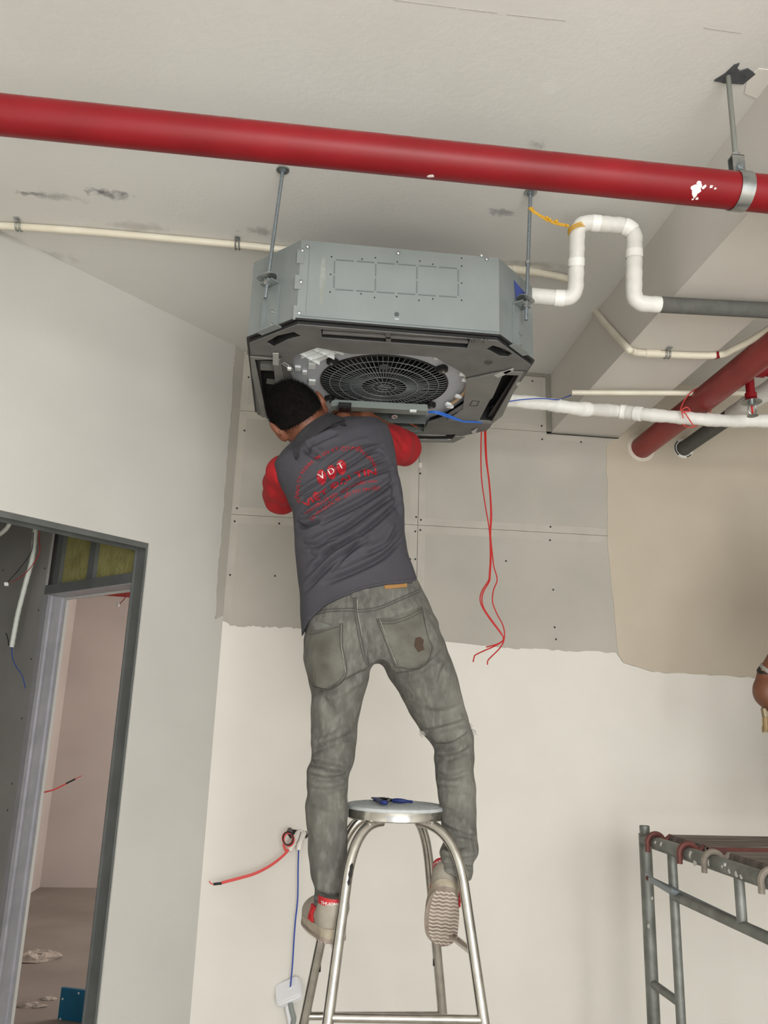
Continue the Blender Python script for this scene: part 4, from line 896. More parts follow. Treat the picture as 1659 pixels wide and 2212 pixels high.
# second frame farther right and two planks hooked on
XE = XS+1.5
for y in (YS0, YN): MB().cyl((XE, y, 0), (XE, y, ZS+.02), .0215, 20).build('post', SCF, sc, True)
MB().cyl((XE, YS0, ZS), (XE, YN, ZS), .0215, 20).build('top_tube', SCF, sc, True)
mb = MB()
for k, (px, py) in enumerate([(1415, 1820), (1427, 1824), (1500, 1862), (1560, 1872), (1575, 1880), (1590, 1885), (1565, 1868), (1600, 1892), (1490, 1846), (1408, 1940), (1400, 2000), (1530, 1862)]):
    p = at_x(px, py, XS-.0205); mb.lathe(p, (-1, 0, .2), [(.006+.003*(k % 3), -.002), (.004, .0015)], 8)
mb.build('paint_spots', mat('white paint spots', '#c7c5bf', .7), sc, True, kind='stuff')
def hook(y, m, big=1.0):
    mb = MB(); arc = [(XS+.030*big*math.cos(a), y, ZS+.030*big*math.sin(a)) for a in np.linspace(.2, math.pi+.25, 12)]
    P = [(XS+.09, y, ZS+.012)]+[(XS+.05, y, ZS+.022)]+arc+[(XS-.030*big, y, ZS-.028)]
    mb.tube(P, .009*big, 8); return mb
def plank(y0, y1, hy, m, name, lab):
    o = thing('scaffold_plank', (XS+.05, (y0+y1)/2, ZS), lab, 'plank', 'planks hooked on the scaffold')
    mb = MB(); n = 18
    mb.box((XS+.05, y0, ZS+.004), (XE-.05, y1, ZS+.028)); mb.build('deck', PLK, o)
    mb = MB(); mb.box((XS+.055, y0-.004, ZS-.012), (XE-.055, y0+.006, ZS+.024)); mb.build('edge_rail', m, o); mb = MB(); mb.box((XS+.055, y1-.006, ZS-.012), (XE-.055, y1+.004, ZS+.024)); mb.build('edge_rail', m, o)
    mb = MB(); mb.obox((XS+.052, (y0+y1)/2, ZS+.008), (1, 0, 0), (0, 1, 0), (0, 0, 1), .006, (y1-y0)/2, .016); mb.build('end_plate', PLK, o)
    for y in hy: hook(y, m).build('hook', m, o, True)
    for y in hy:
        h = hook(y, m); h.v = [(2*(XS+.75)-x, yy, z) for (x, yy, z) in h.v]; h.build('hook', m, o, True)
    return o
yh = [at_x(px, py, XS-.02)[1] for px, py in ((1395, 1815), (1480, 1838), (1527, 1858), (1652, 1912))]
plank(yh[1]-.0, yh[0]+.0-.03, (yh[0]-.035, yh[1]+.02), RUST, 'a', 'rear scaffold plank with rust red hooks, nearer the wall')
plank(yh[3]-.02, yh[2]+.02, (yh[2], yh[3]), GREYH, 'b', 'front scaffold plank with mortar crusted grey hooks')

# ================================================================== wiring on the back wall
wp = lambda px, py, o=.02: at_y(px, py, WALL_Y-o)
t = thing('wall_outlet_stub', tuple(wp(640, 1815, .003)), 'two white conduit ends poking from a slot in the wall left of the stool', 'conduit')
mb = MB(); mb.tube(catmull([wp(655, 1797, -.02), wp(645, 1800, .01), wp(635, 1818, .035), wp(624, 1838, .05)], 6), .0125, 16); mb.build('tube', mat('white conduit end', '#e4e0d8', .45), t, True)
mb = MB(); mb.tube(catmull([wp(660, 1797, -.02), wp(655, 1803, .01), wp(648, 1820, .03), wp(645, 1836, .035)], 6), .0105, 16); mb.build('tube', mat('white conduit end', '#e4e0d8'), t, True)
mb = MB(); mb.plate([wy(622, 1790), wy(662, 1795), wy(666, 1806), wy(660, 1812), wy(656, 1800), wy(640, 1798), wy(628, 1812), wy(620, 1800)], [], lambda u, v, w: (u, WALL_Y+w, v), -.004, -.003); mb.build('wall_slot', DARKLINE, t)
mb = MB(); mb.tube([wp(650, 1797, .03), wp(646, 1812, .045), wp(641, 1822, .05)], .0012, 6); mb.build('pencil_seam', DARKLINE, t)
t = thing('red_cable', tuple(wp(621, 1838, .05)), 'red cable looping from the wall stub and sweeping left to taped end', 'cable')
RC = mat('salmon red cable', '#d8514e', .45)
loop = [wp(621+11*math.cos(a), 1811+14*math.sin(a), .055+.004*math.sin(2*a)) for a in np.linspace(0, 2*math.pi, 24, endpoint=False)]
mb = MB(); mb.tube(loop, .003, 8, closed=True); mb.tube([p+np.array([.006, -.006, -.004]) for p in loop], .003, 8, closed=True); mb.build('coil', RC, t, True)
mb = MB(); mb.tube([p+np.array([.002, -.010, .001]) for p in loop], .0026, 8, closed=True); mb.build('black_coil', BLACKW, t, True)
sw = [(612, 1824), (617, 1838), (622, 1838), (605, 1855), (580, 1873), (550, 1888), (520, 1897), (478, 1908)]
cp = catmull([wp(*p, .055+.02*i/8) for i, p in enumerate(sw)], 8); mb = MB(); mb.tube(cp, .0042, 8); mb.tube([p+np.array([0, -.003, .0045]) for p in cp], .003, 8); mb.build('sweep', RC, t, True)
MB().tube(catmull([wp(479, 1908, .075), wp(461, 1910, .077)], 3), .005, 8).build('tape', BLACKW, t, True)
MB().tube(catmull([wp(461, 1910, .077), wp(455, 1908, .077), wp(452, 1903, .077)], 4), .0022, 6).build('tip', RC, t, True)
mb = MB(); mb.lathe(wp(626, 1794, .05), (0, -1, 0), [(.004, 0), (.011, .004), (.009, .012)], 12); mb.build('tape_knob', mat('dark taped end', '#3b2b2a', .5), t, True)
t = tag(MB().tube(catmull([wp(645, 1834, .036), wp(644, 1870, .03), wp(643, 1940, .03), wp(638, 1990, .03), wp(635, 2030, .03), wp(632, 2080, .03), wp(627, 2135, .04)], 8), .0028, 8).build('blue_wire', BLUEW, smooth=True), 'blue wire running down the wall to the white junction box', 'wire')
c = wp(622, 2140, .035); t = thing('junction_box', tuple(c), 'white plastic junction box tilted on the wall left of stool', 'junction box')
ux = np.array([.83, 0, .42]); ux /= np.linalg.norm(ux); uz = np.array([-ux[2], 0, ux[0]]); yy = np.array([0, .45, -.9])
ux = np.array([.86, -.25, .40]); ux /= np.linalg.norm(ux); nv = np.array([-.12, -.66, .70]); nv -= ux*(nv@ux); nv /= np.linalg.norm(nv); vz = np.cross(nv, ux)
WB = mat('white box plastic', '#e6e7ea', .4)
mb = MB(); mb.obox(c-nv*.012, ux, vz, nv, .050, .040, .016, .014); mb.build('box', WB, t, True)
mb = MB(); mb.obox(c+nv*.005, ux, vz, nv, .047, .037, .004, .012); mb.build('lid', WB, t, True)
mb = MB(); mb.obox(c+nv*.010+ux*.012, ux*1.0+vz*.1, vz, nv, .016, .002, .0012); mb.build('lid_rib', WB, t)
mb = MB(); p = wp(622, 2163, .035); mb.tube(catmull([p, wp(622, 2180, .035), wp(628, 2212, .035), wp(632, 2260, .035)], 6), .010, 14); mb.build('conduit', WB, t, True)
mb = MB(); mb.tube(catmull([wp(627, 2166, .055), wp(631, 2185, .055), wp(635, 2200, .055), wp(632, 2215, .05)], 6), [.009]*19, 12); mb.build('grey_lead', mat('grey tape lead', '#878d89', .6), t, True)

# ================================================================== sculpting helpers (distance field -> smooth mesh)
class Field:
    def __init__(s, lo, hi, h):
        s.lo = np.array(lo, float); s.h = h; n = np.ceil((np.array(hi)-s.lo)/h).astype(int)+1; s.n = n
        s.f = np.full(n, 1.0, np.float32)
    def sub(s, lo, hi):
        a = np.clip(np.floor((np.array(lo)-s.lo)/s.h).astype(int), 0, s.n-1); b = np.clip(np.ceil((np.array(hi)-s.lo)/s.h).astype(int)+1, 1, s.n)
        sl = tuple(slice(x, y) for x, y in zip(a, b))
        g = [(s.lo[i]+s.h*np.arange(a[i], b[i])).astype(np.float32) for i in range(3)]
        return sl, g[0][:, None, None], g[1][None, :, None], g[2][None, None, :]
    def put(s, sl, d, k):
        f = s.f[sl]
        if k > 0:
            h = np.clip(.5+.5*(f-d)/k, 0, 1); s.f[sl] = f+(d-f)*h-k*h*(1-h)
        else: s.f[sl] = np.minimum(f, d)
    def cut(s, fn):                                   # intersect with fn <= 0
        sl, X, Y, Z = s.sub(s.lo, s.lo+s.h*s.n); s.f = np.maximum(s.f, fn(X, Y, Z).astype(np.float32))
    def cone(s, a, b, r0, r1, k=.02, m=.05, sy=1.0):
        a, b = np.array(a, float), np.array(b, float); R = max(r0, r1)*max(1, 1/sy)+m
        sl, X, Y, Z = s.sub(np.minimum(a, b)-R, np.maximum(a, b)+R)
        d = b-a; L = float(d@d)+1e-12
        x, y, z = X-a[0], (Y-a[1]), Z-a[2]
        t = np.clip((x*d[0]+y*d[1]+z*d[2])/L, 0, 1)
        q = np.sqrt((x-t*d[0])**2+((y-t*d[1])*sy)**2+(z-t*d[2])**2)-(r0+(r1-r0)*t)
        s.put(sl, q, k)
    def chain(s, P, R, k=.02, sy=1.0):
        for i in range(len(P)-1): s.cone(P[i], P[i+1], R[i], R[i+1], k, sy=sy)
    def ell(s, c, M, r, k=.02, m=.04):               # M rows: local axes
        c = np.array(c, float); M = np.array(M, float); R = max(r)+m
        sl, X, Y, Z = s.sub(c-R, c+R); x, y, z = X-c[0], Y-c[1], Z-c[2]
        q = [M[i][0]*x+M[i][1]*y+M[i][2]*z for i in range(3)]
        k0 = np.sqrt(sum((q[i]/r[i])**2 for i in range(3))); k1 = np.sqrt(sum((q[i]/r[i]**2)**2 for i in range(3)))+1e-6
        s.put(sl, k0*(k0-1)/k1, k)
    def stack(s, e1, secs, k=.02, m=.05, ex=2.0):    # secs: (centre xyz, half width, half depth); e1: lateral unit vector in the x-z plane
        e1 = np.array(e1, float); e1 /= np.linalg.norm(e1); nn = np.array([-e1[1], e1[0]])
        C = np.array([q[0] for q in secs], float); a = np.array([q[1] for q in secs]); b = np.array([q[2] for q in secs])
        v = C[:, 0]*nn[0]+C[:, 2]*nn[1]; o = np.argsort(v); v, C, a, b = v[o], C[o], a[o], b[o]
        vs = np.linspace(v[0], v[-1], 160)
        def sm(q):
            y = np.interp(vs, v, q); ker = np.hanning(9); ker /= ker.sum(); yp = np.pad(y, 4, mode='edge'); return np.convolve(yp, ker, 'valid')
        xc, yc, zc, aa, bb = sm(C[:, 0]), sm(C[:, 1]), sm(C[:, 2]), sm(a), sm(b)
        R = max(a.max(), b.max())+m
        sl, X, Y, Z = s.sub(C.min(0)-R, C.max(0)+R)
        vv = X*nn[0]+Z*nn[1]
        V = np.clip(vv, v[0], v[-1])
        cx_, cy_, cz_, A, B = [np.interp(V, vs, q) for q in (xc, yc, zc, aa, bb)]
        w = (X-cx_)*e1[0]+(Z-cz_)*e1[1]
        qx, qy = np.abs(w)/A, np.abs(Y-cy_)/B
        if ex == 2.0: k0 = np.sqrt(qx**2+qy**2)
        else: k0 = (qx**ex+qy**ex)**(1/ex)
        k1 = np.sqrt((qx/A)**2+(qy/B)**2)+1e-6
        d = np.where(k0 > 1e-3, (k0-1)*np.minimum(k0/k1, np.maximum(A, B)), -np.minimum(A, B))
        ov = np.abs(vv-V); d = np.where(ov > 0, np.where(d > 0, np.sqrt(d*d+ov*ov), np.maximum(d, ov)), np.maximum(d, np.maximum(v[0]-vv, vv-v[-1])))
        s.put(sl, d.astype(np.float32), k)
    def mesh(s, cull=None):
        f = s.f; sg = f < 0
        c = sg[:-1, :-1, :-1].astype(np.int8)
        for (i, j, k) in ((1,0,0),(0,1,0),(0,0,1),(1,1,0),(1,0,1),(0,1,1),(1,1,1)):
            c = c+sg[i:f.shape[0]-1+i, j:f.shape[1]-1+j, k:f.shape[2]-1+k]
        act = (c > 0) & (c < 8); I = np.argwhere(act); idx = np.full(act.shape, -1, np.int64); idx[act] = np.arange(len(I))
        off = np.array([(i, j, k) for i in (0, 1) for j in (0, 1) for k in (0, 1)])
        vals = np.stack([f[I[:, 0]+o[0], I[:, 1]+o[1], I[:, 2]+o[2]] for o in off], 1)
        pos = np.zeros((len(I), 3)); cnt = np.zeros(len(I))
        for p in range(8):
            for q_ in range(p+1, 8):
                if np.abs(off[p]-off[q_]).sum() != 1: continue
                m_ = (vals[:, p] < 0) != (vals[:, q_] < 0); t = vals[:, p]/(vals[:, p]-vals[:, q_]+1e-12)
                pos[m_] += (off[p]+(off[q_]-off[p])*t[:, None])[m_]; cnt[m_] += 1
        V = s.lo+(I+pos/cnt[:, None])*s.h
        Q = []
        for ax in range(3):
            b_, c_ = (ax+1) % 3, (ax+2) % 3
            s0 = [slice(None)]*3; s1 = [slice(None)]*3; s0[ax] = slice(0, -1); s1[ax] = slice(1, None)
            e = sg[tuple(s0)] != sg[tuple(s1)]; E = np.argwhere(e)
            E = E[(E[:, b_] > 0) & (E[:, c_] > 0) & (E[:, b_] < f.shape[b_]-1) & (E[:, c_] < f.shape[c_]-1)]
            ins = sg[E[:, 0], E[:, 1], E[:, 2]]
            def cell(db, dc):
                T = E.copy(); T[:, b_] -= db; T[:, c_] -= dc; return idx[T[:, 0], T[:, 1], T[:, 2]]
            q4 = np.stack([cell(1, 1), cell(0, 1), cell(0, 0), cell(1, 0)], 1)
            q4[~ins] = q4[~ins][:, ::-1]; Q.append(q4)
        return V, np.concatenate(Q)
def vnormals(V, Q):
    n = np.cross(V[Q[:, 2]]-V[Q[:, 0]], V[Q[:, 3]]-V[Q[:, 1]]); N = np.zeros_like(V)
    for i in range(4): np.add.at(N, Q[:, i], n)
    return N/(np.linalg.norm(N, axis=1, keepdims=True)+1e-12)
def relax(V, Q, it=2, lam=.5):
    for _ in range(it):
        S = np.zeros_like(V); C_ = np.zeros(len(V))
        for i in range(4):
            np.add.at(S, Q[:, i], V[Q[:, (i+1) % 4]]); np.add.at(S, Q[:, i], V[Q[:, i-1]]); np.add.at(C_, Q[:, i], 2)
        V = V+(S/C_[:, None]-V)*lam
    return V
def seg_dist(P2, A, B):
    d = B-A; L = d@d; t = np.clip(((P2-A)@d)/L, 0, 1); q_ = P2-(A+t[:, None]*d); dist = np.linalg.norm(q_, axis=1)
    sgn = np.sign(d[0]*(P2[:, 1]-A[1])-d[1]*(P2[:, 0]-A[0])); return dist, sgn, t
def folds(V, N, lines, y, back=True):
    """cloth creases: each line is (photo points, depth, width); measured on the plane at distance y, pressed into the surface that faces us"""
    D = np.zeros(len(V)); P2 = V[:, [0, 2]]; wgt = np.clip(-N[:, 1]*2.0, 0, 1) if back else 1.0
    for (pts, A, w) in lines:
        pts = catmull([np.array([*at_y(px, py, y)]) for (px, py) in pts], 5); pts = [p[[0, 2]] for p in pts]
        best = np.full(len(V), 9.0); bs = np.zeros(len(V)); bt = np.zeros(len(V)); n = len(pts)-1
        for i in range(n):
            d, sgn, t = seg_dist(P2, pts[i], pts[i+1]); m_ = d < best; best[m_] = d[m_]; bs[m_] = sgn[m_]; bt[m_] = (i+t[m_])/n
        env = np.clip(np.minimum(bt, 1-bt)*5+.15, 0, 1)
        sd = best*bs
        D += env*A*(-np.exp(-(sd/w)**2)+.75*np.exp(-((sd-1.9*w)/(1.5*w))**2)+.35*np.exp(-((sd+1.9*w)/(1.3*w))**2))
    return V+N*(D*wgt)[:, None]
def lumpy(V, N, amp, sc, seed):
    r = np.random.default_rng(seed); D = np.zeros(len(V))
    for _ in range(10):
        kv = r.normal(0, 1, 3)*sc; D += np.sin(V@kv+r.uniform(0, 6.3))
    return V+N*(D*amp/3.2)[:, None]
def bvh_of(V, Q): return BVHTree.FromPolygons([tuple(v) for v in V], [tuple(int(i) for i in q_) for q_ in Q])
def cast(bv, px, py, off=.0015):
    d = ray(px, py); d = d/np.linalg.norm(d); h, n, i, dist = bv.ray_cast(Vector(EYE), Vector(d))
    if h is None: return None
    n = np.array(n); n = n if n@d < 0 else -n
    return np.array(h)+n*off, n
def stroke(bv, pts, r, off=.0008, n=6, mb=None, sub=6):
    mb = mb or MB(); P = []
    for p in catmull([np.array([*q_, 0.0]) for q_ in pts], sub):
        c = cast(bv, p[0], p[1], off)
        if c is not None: P.append(c[0])
    if len(P) > 2: mb.tube(P, r, n)
    return mb
def patch(bv, poly, off=.0022, thick=.002, step=6.0):
    """cloth patch: outline in photo points laid onto the cloth surface, with thickness"""
    lp = [Vector((p[0], p[1])) for p in poly]; n = len(lp); pts = []
    for i in range(n):
        a, b = lp[i], lp[(i+1) % n]; m_ = max(1, int((b-a).length/step)); pts += [a+(b-a)*k/m_ for k in range(m_)]
    nb = len(pts); edges = [(i, (i+1) % nb) for i in range(nb)]
    xs = [p[0] for p in pts]; ys = [p[1] for p in pts]
    def inside(p):
        c = False; j = nb-1
        for i in range(nb):
            if (pts[i][1] > p[1]) != (pts[j][1] > p[1]) and p[0] < (pts[j][0]-pts[i][0])*(p[1]-pts[i][1])/(pts[j][1]-pts[i][1])+pts[i][0]: c = not c
            j = i
        return c
    inn = []
    yy = min(ys)+step/2
    while yy < max(ys):
        xx = min(xs)+step/2
        while xx < max(xs):
            p = Vector((xx, yy))
            if inside(p) and min((p-q_).length for q_ in pts) > step*.5: inn.append(p)
            xx += step
        yy += step
    v2, e2, f2, _, _, _ = delaunay_2d_cdt(pts+inn, edges, [], 0, 1e-6)
    V = []; ok = []
    for p in v2:
        c = cast(bv, p[0], p[1], off); ok.append(c is not None); V.append(c if c is not None else (np.zeros(3), np.array([0, -1., 0])))
    keep = [tuple(f) for f in f2 if all(ok[i] for i in f) and inside(sum((v2[i] for i in f), Vector((0, 0)))/len(f))]
    n = len(V); mb = MB()
    P = [c[0] for c in V]+[c[0]-c[1]*thick for c in V]; Fs = keep+[tuple(n+i for i in f[::-1]) for f in keep]; cnt = {(f[i], f[(i+1) % len(f)]) for f in keep for i in range(len(f))}
    Fs += [(b, a, n+a, n+b) for (a, b) in cnt if (b, a) not in cnt]
    mb.add(P, Fs); return mb

# ================================================================== the man on the stool
SKIN = mat('brown skin', '#7a4a33', .55, color2='#693d2a', scale=14, bump=.05, bscale=120)
HAIR = mat('black hair', '#0a0909', .85, color2='#15110e', scale=60, bump=.8, bscale=260, spec=.15)
FADE = mat('short cropped hair', '#1a1310', .8, color2='#2e2019', scale=90, lo=.3, hi=.8, bump=.3, bscale=400, spec=.2)
SHIRT = mat('charcoal polo fabric', '#414046', .85, color2='#39383e', scale=7, bump=.12, bscale=500)
REDS = mat('red sleeve fabric', '#9e0b15', .85, color2='#8b0911', scale=6, bump=.1, bscale=400)
DENIM = mat('worn grey denim', '#6b6a63', .9, color2='#504f4a', scale=13, lo=.3, hi=.7, bump=.3, bscale=420, detail=8)
def denim_wear(mt):
    nt = mt.node_tree; b = nt.nodes['Principled BSDF']; src = b.inputs['Base Color'].links[0].from_socket
    tc = nt.nodes.new('ShaderNodeTexCoord')
    for (sc_, lo, hi, col, st, stretch) in ((70, .45, .75, '#92908a', .40, (1, 1, .35)), (4, .5, .72, '#8f8d84', .45, (1, 1, 1)), (9, .58, .75, '#45403a', .35, (1, 1, .8)), (160, .5, .8, '#4c4b47', .45, (1, 1, .25))):
        mp = nt.nodes.new('ShaderNodeMapping'); mp.inputs['Scale'].default_value = stretch; mp.inputs['Location'].default_value = (sc_*.37, sc_*.11, 0); nt.links.new(tc.outputs['Object'], mp.inputs[0])
        n = nt.nodes.new('ShaderNodeTexNoise'); n.inputs['Scale'].default_value = sc_; n.inputs['Detail'].default_value = 5; nt.links.new(mp.outputs[0], n.inputs['Vector'])
        mr = nt.nodes.new('ShaderNodeMapRange'); mr.inputs[1].default_value = lo; mr.inputs[2].default_value = hi; mr.inputs[4].default_value = st; nt.links.new(n.outputs[0], mr.inputs[0])
        mx = nt.nodes.new('ShaderNodeMix'); mx.data_type = 'RGBA'; mx.inputs[7].default_value = lin(col); nt.links.new(src, mx.inputs[6]); nt.links.new(mr.outputs[0], mx.inputs[0]); src = mx.outputs[2]
    nt.links.new(src, b.inputs['Base Color'])
denim_wear(DENIM)
Ym = 2.33
def W(px, py, y): return at_y(px, py, y)
man = thing('person', tuple(W(850, 2050, 2.33)*np.array([1, 1, 0])+np.array([0, 0, .94])), 'man in charcoal and red polo reaching up into the air conditioner from stool', 'person')

# ---- jeans
def secs(rows, yf, dep):
    o = []
    for r in rows:
        py, l, rr_ = r[:3]; y = yf(py) if callable(yf) else yf
        a, b = W(l, py, y), W(rr_, py, y); c = (a+b)/2; hw = (b[0]-a[0])/2; d = dep(py, hw) if callable(dep) else dep*hw; o.append((c, hw, d))
    return o
def tsecs(rows, ys, deps):
    o = []
    for (l, r_), y, d in zip(rows, ys, deps):
        a, b = W(*l, y), W(*r_, y); c = (a+b)/2; o.append((c, np.hypot(b[0]-a[0], b[2]-a[2])/2, d))
    return o
tilt = (1.0, .30)
PEL = tsecs([((655, 1300), (893, 1232)), ((664, 1332), (908, 1264)), ((660, 1385), (928, 1305)), ((662, 1425), (942, 1345)), ((690, 1462), (940, 1395))], [2.355, 2.355, 2.35, 2.345, 2.345], [.098, .105, .118, .120, .095])
LL = [(1390, 676, 775), (1420, 664, 790), (1460, 664, 797), (1500, 672, 787), (1560, 671, 773), (1610, 672, 769), (1640, 674, 765), (1652, 668, 762), (1664, 661, 757), (1680, 663, 753), (1700, 661, 752), (1716, 665, 751), (1740, 658, 753), (1765, 660, 751), (1800, 664, 751), (1850, 667, 750), (1900, 673, 752), (1922, 681, 753), (1934, 679, 757), (1950, 680, 753), (1958, 676, 757), (1972, 675, 752), (1990, 672, 750)]
RL = [(1352, 850, 935), (1385, 836, 958), (1420, 828, 973), (1460, 838, 986), (1500, 862, 996), (1540, 885, 1006), (1570, 902, 1014), (1585, 912, 1020), (1600, 926, 1021), (1622, 940, 1022), (1640, 937, 1023), (1655, 941, 1022), (1690, 941, 1027), (1705, 945, 1028), (1740, 951, 1028), (1790, 955, 1029), (1815, 960, 1029), (1828, 956, 1033), (1842, 948, 1032), (1852, 950, 1029), (1862, 956, 1018), (1874, 954, 1022), (1888, 952, 1021), (1900, 954, 1016)]
yl = lambda py: float(np.interp(py, [1420, 1560, 1680, 1850, 1990], [2.345, 2.345, 2.33, 2.335, 2.325]))
yr = lambda py: float(np.interp(py, [1420, 1560, 1640, 1760, 1900], [2.345, 2.36, 2.36, 2.33, 2.285]))
dp = lambda py, hw: hw*float(np.interp(py, [1420, 1520, 1650, 1780, 1900, 1990], [1.15, 1.1, 1.05, 1.08, 1.0, 1.0]))
fl = Field((.0, 2.15, .80), (.62, 2.55, 1.92), .0045)
fl.stack(tilt, PEL, k=.02); fl.stack((1, 0), secs(LL, yl, dp), k=.045); fl.stack((1, 0), secs(RL, yr, dp), k=.045)
for c_, r_ in ((W(735, 1430, 2.285), .062), (W(885, 1390, 2.285), .066)): fl.ell(c_, np.eye(3), (r_*1.05, .055, r_*1.15), k=.05)
wa, wb = W(655, 1338, Ym), W(905, 1262, Ym)                    # waist line
fl.cut(lambda X, Y, Z: (Z-(wa[2]+.035+(wb[2]-wa[2])*(X-wa[0])/(wb[0]-wa[0])))+0*Y)
ca, cb_ = W(672, 1986, 2.33), W(752, 1983, 2.33); cr1 = W(960, 1884, 2.29); cr2 = W(1020, 1904, 2.29)
fl.cut(lambda X, Y, Z: np.where(X < .30, ca[2]+.002-Z, (cr1[2]+(cr2[2]-cr1[2])*(X-cr1[0])/(cr2[0]-cr1[0]))-Z)+0*Y)
V, Q = fl.mesh(); V = relax(V, Q, 1); N = vnormals(V, Q)
o3 = lambda x, y: (620+x*.2773, 1240+y*.2773); o4 = lambda x, y: (620+x*.2773, 1700+y*.2773)
JF = [([o3(180, 1480), o3(300, 1495), o3(480, 1535)], .006, .008), ([o3(160, 1570), o3(320, 1600), o3(480, 1565)], .005, .007), ([o3(195, 1390), o3(380, 1310), o3(540, 1240)], .005, .010), ([o3(190, 1270), o3(330, 1230), o3(430, 1150)], .003, .009),
      ([o3(190, 880), o3(310, 1000), o3(390, 1140)], .004, .012), ([o3(150, 860), o3(260, 905), o3(360, 900), o3(500, 820), o3(640, 750)], .007, .010), ([o3(660, 730), o3(800, 790), o3(960, 775), o3(1120, 690), o3(1200, 610)], .006, .010),
      ([o3(1080, 1235), o3(1240, 1200), o3(1410, 1150)], .006, .009), ([o3(1150, 1335), o3(1290, 1335), o3(1440, 1250)], .006, .009), ([o3(1140, 1440), o3(1290, 1440), o3(1440, 1370)], .005, .008), ([o3(1150, 1560), o3(1290, 1590), o3(1440, 1540)], .004, .008), ([o3(1150, 1690), o3(1280, 1680), o3(1460, 1700)], .003, .008),
      ([o3(1240, 690), o3(1190, 800), o3(1160, 940)], .004, .009), ([o3(1060, 1060), o3(1200, 1080), o3(1370, 1030)], .003, .010), ([o3(170, 1680), o3(330, 1690), o3(470, 1650)], .003, .008),
      ([o4(150, 150), o4(300, 200), o4(470, 210)], .002, .009), ([o4(200, 830), o4(330, 870), o4(470, 850)], .006, .007), ([o4(200, 900), o4(310, 930), o4(480, 900)], .006, .006), ([o4(190, 960), o4(330, 965), o4(480, 940)], .005, .006), ([o4(215, 1010), o4(330, 1005), o4(470, 985)], .003, .006),
      ([o4(1200, 300), o4(1330, 360), o4(1475, 400)], .005, .007), ([o4(1185, 450), o4(1290, 470), o4(1400, 440)], .004, .007), ([o4(1185, 540), o4(1290, 560), o4(1460, 550)], .006, .006), ([o4(1210, 610), o4(1330, 600), o4(1440, 640)], .004, .006), ([o4(1200, 150), o4(1300, 210), o4(1450, 240)], .002, .008),
      ([o3(460, 300), o3(560, 420), o3(600, 640)], .002, .010), ([o3(640, 720), o3(620, 560), o3(560, 320)], .003, .008)]
V = lumpy(V, N, .0012, 60, 4); V = folds(V, N, [(p_, a_*1.9, w__*.9) for p_, a_, w__ in JF], 2.27); V = relax(V, Q, 1, .3)
jeans = np_mesh('jeans', V, Q, DENIM, man); ORG[jeans] = ORG[man]
jb = bvh_of(V, Q)
SEAM = mat('dark denim seam', '#4a4a45', .9); STITCH = mat('pale stitching', '#a3a298', .9)
POCK = mat('dirty denim pocket', '#6a6961', .9, color2='#4f4b44', scale=16, lo=.3, hi=.72, bump=.3, bscale=420, detail=8)
def seamline(pts, name='seam', r=.0016, m=SEAM): return stroke(jb, pts, r, .0006).build(name, m, jeans, True)
seamline([o3(195, 305), o3(330, 275), o3(520, 268), o3(560, 278), o3(700, 260), o3(850, 200), o3(1030, 120)]); seamline([o3(195, 325), o3(330, 295), o3(520, 288), o3(560, 298), o3(700, 280), o3(850, 220), o3(1035, 138)])
seamline([o3(535, 180), o3(545, 300), o3(575, 480), o3(610, 640), o3(640, 720)]); seamline([o3(518, 185), o3(528, 300), o3(555, 480), o3(592, 640), o3(622, 710)])
seamline([o3(548, 200), o3(552, 300), o3(584, 480)], 'stitch', .0008, STITCH)
pk = patch(jb, [o3(*p) for p in ((175, 452), (250, 435), (345, 405), (438, 382), (432, 560), (465, 770), (345, 890), (215, 870), (180, 820))]); pkl = pk.build('pocket', POCK, jeans)
pk = patch(jb, [o3(*p) for p in ((692, 350), (830, 340), (940, 300), (1045, 252), (1050, 320), (1090, 480), (1130, 590), (1040, 730), (850, 722))]); pkr = pk.build('pocket', POCK, jeans)
for pl_, nm in (((o3(695, 352), o3(850, 722)), 's'), ((o3(712, 352), o3(866, 712)), 's'), ((o3(1048, 258), o3(1090, 480), o3(1130, 590), o3(1040, 730), o3(850, 722)), 's'), ((o3(700, 370), o3(840, 362), o3(950, 325), o3(1045, 275)), 's'), ((o3(715, 392), o3(840, 385), o3(950, 350), o3(1048, 300)), 's'), ((o3(418, 390), o3(415, 560), o3(448, 765), o3(345, 878)), 's'), ((o3(436, 386), o3(432, 560), o3(465, 770), o3(345, 890), o3(215, 872), o3(185, 820)), 's'), ((o3(178, 475), o3(250, 462), o3(350, 430), o3(436, 405)), 's')):
    stroke(jb, list(pl_), .0011, .0032, sub=8).build('pocket_stitch', STITCH if nm == 'p' else SEAM, jeans, True)
stroke(jb, [o3(722, 360), o3(790, 540), o3(858, 700)], .0007, .0036).build('pocket_stitch', STITCH, jeans, True); stroke(jb, [o3(427, 400), o3(424, 560), o3(456, 768)], .0007, .0036).build('pocket_stitch', STITCH, jeans, True)
w_ = patch(jb, [o3(*p) for p in ((218, 440), (222, 390), (235, 372), (275, 378), (330, 402), (350, 408), (255, 440))], .004, .0045); w_.build('wallet_edge', mat('grey phone edge', '#6b6d68', .6), jeans)
for poly in (((500, 150), (538, 140), (540, 186), (503, 190)), ((972, 62), (1010, 60), (1012, 108), (985, 112))):
    patch(jb, [o3(*p) for p in poly], .005, .005, 4).build('belt_loop', DENIM, jeans)
patch(jb, [o3(*p) for p in ((750, 80), (930, 62), (930, 104), (765, 118))], .003, .003, 4).build('leather_label', mat('tan leather', '#9a7242', .6, color2='#86602f', scale=30), jeans)
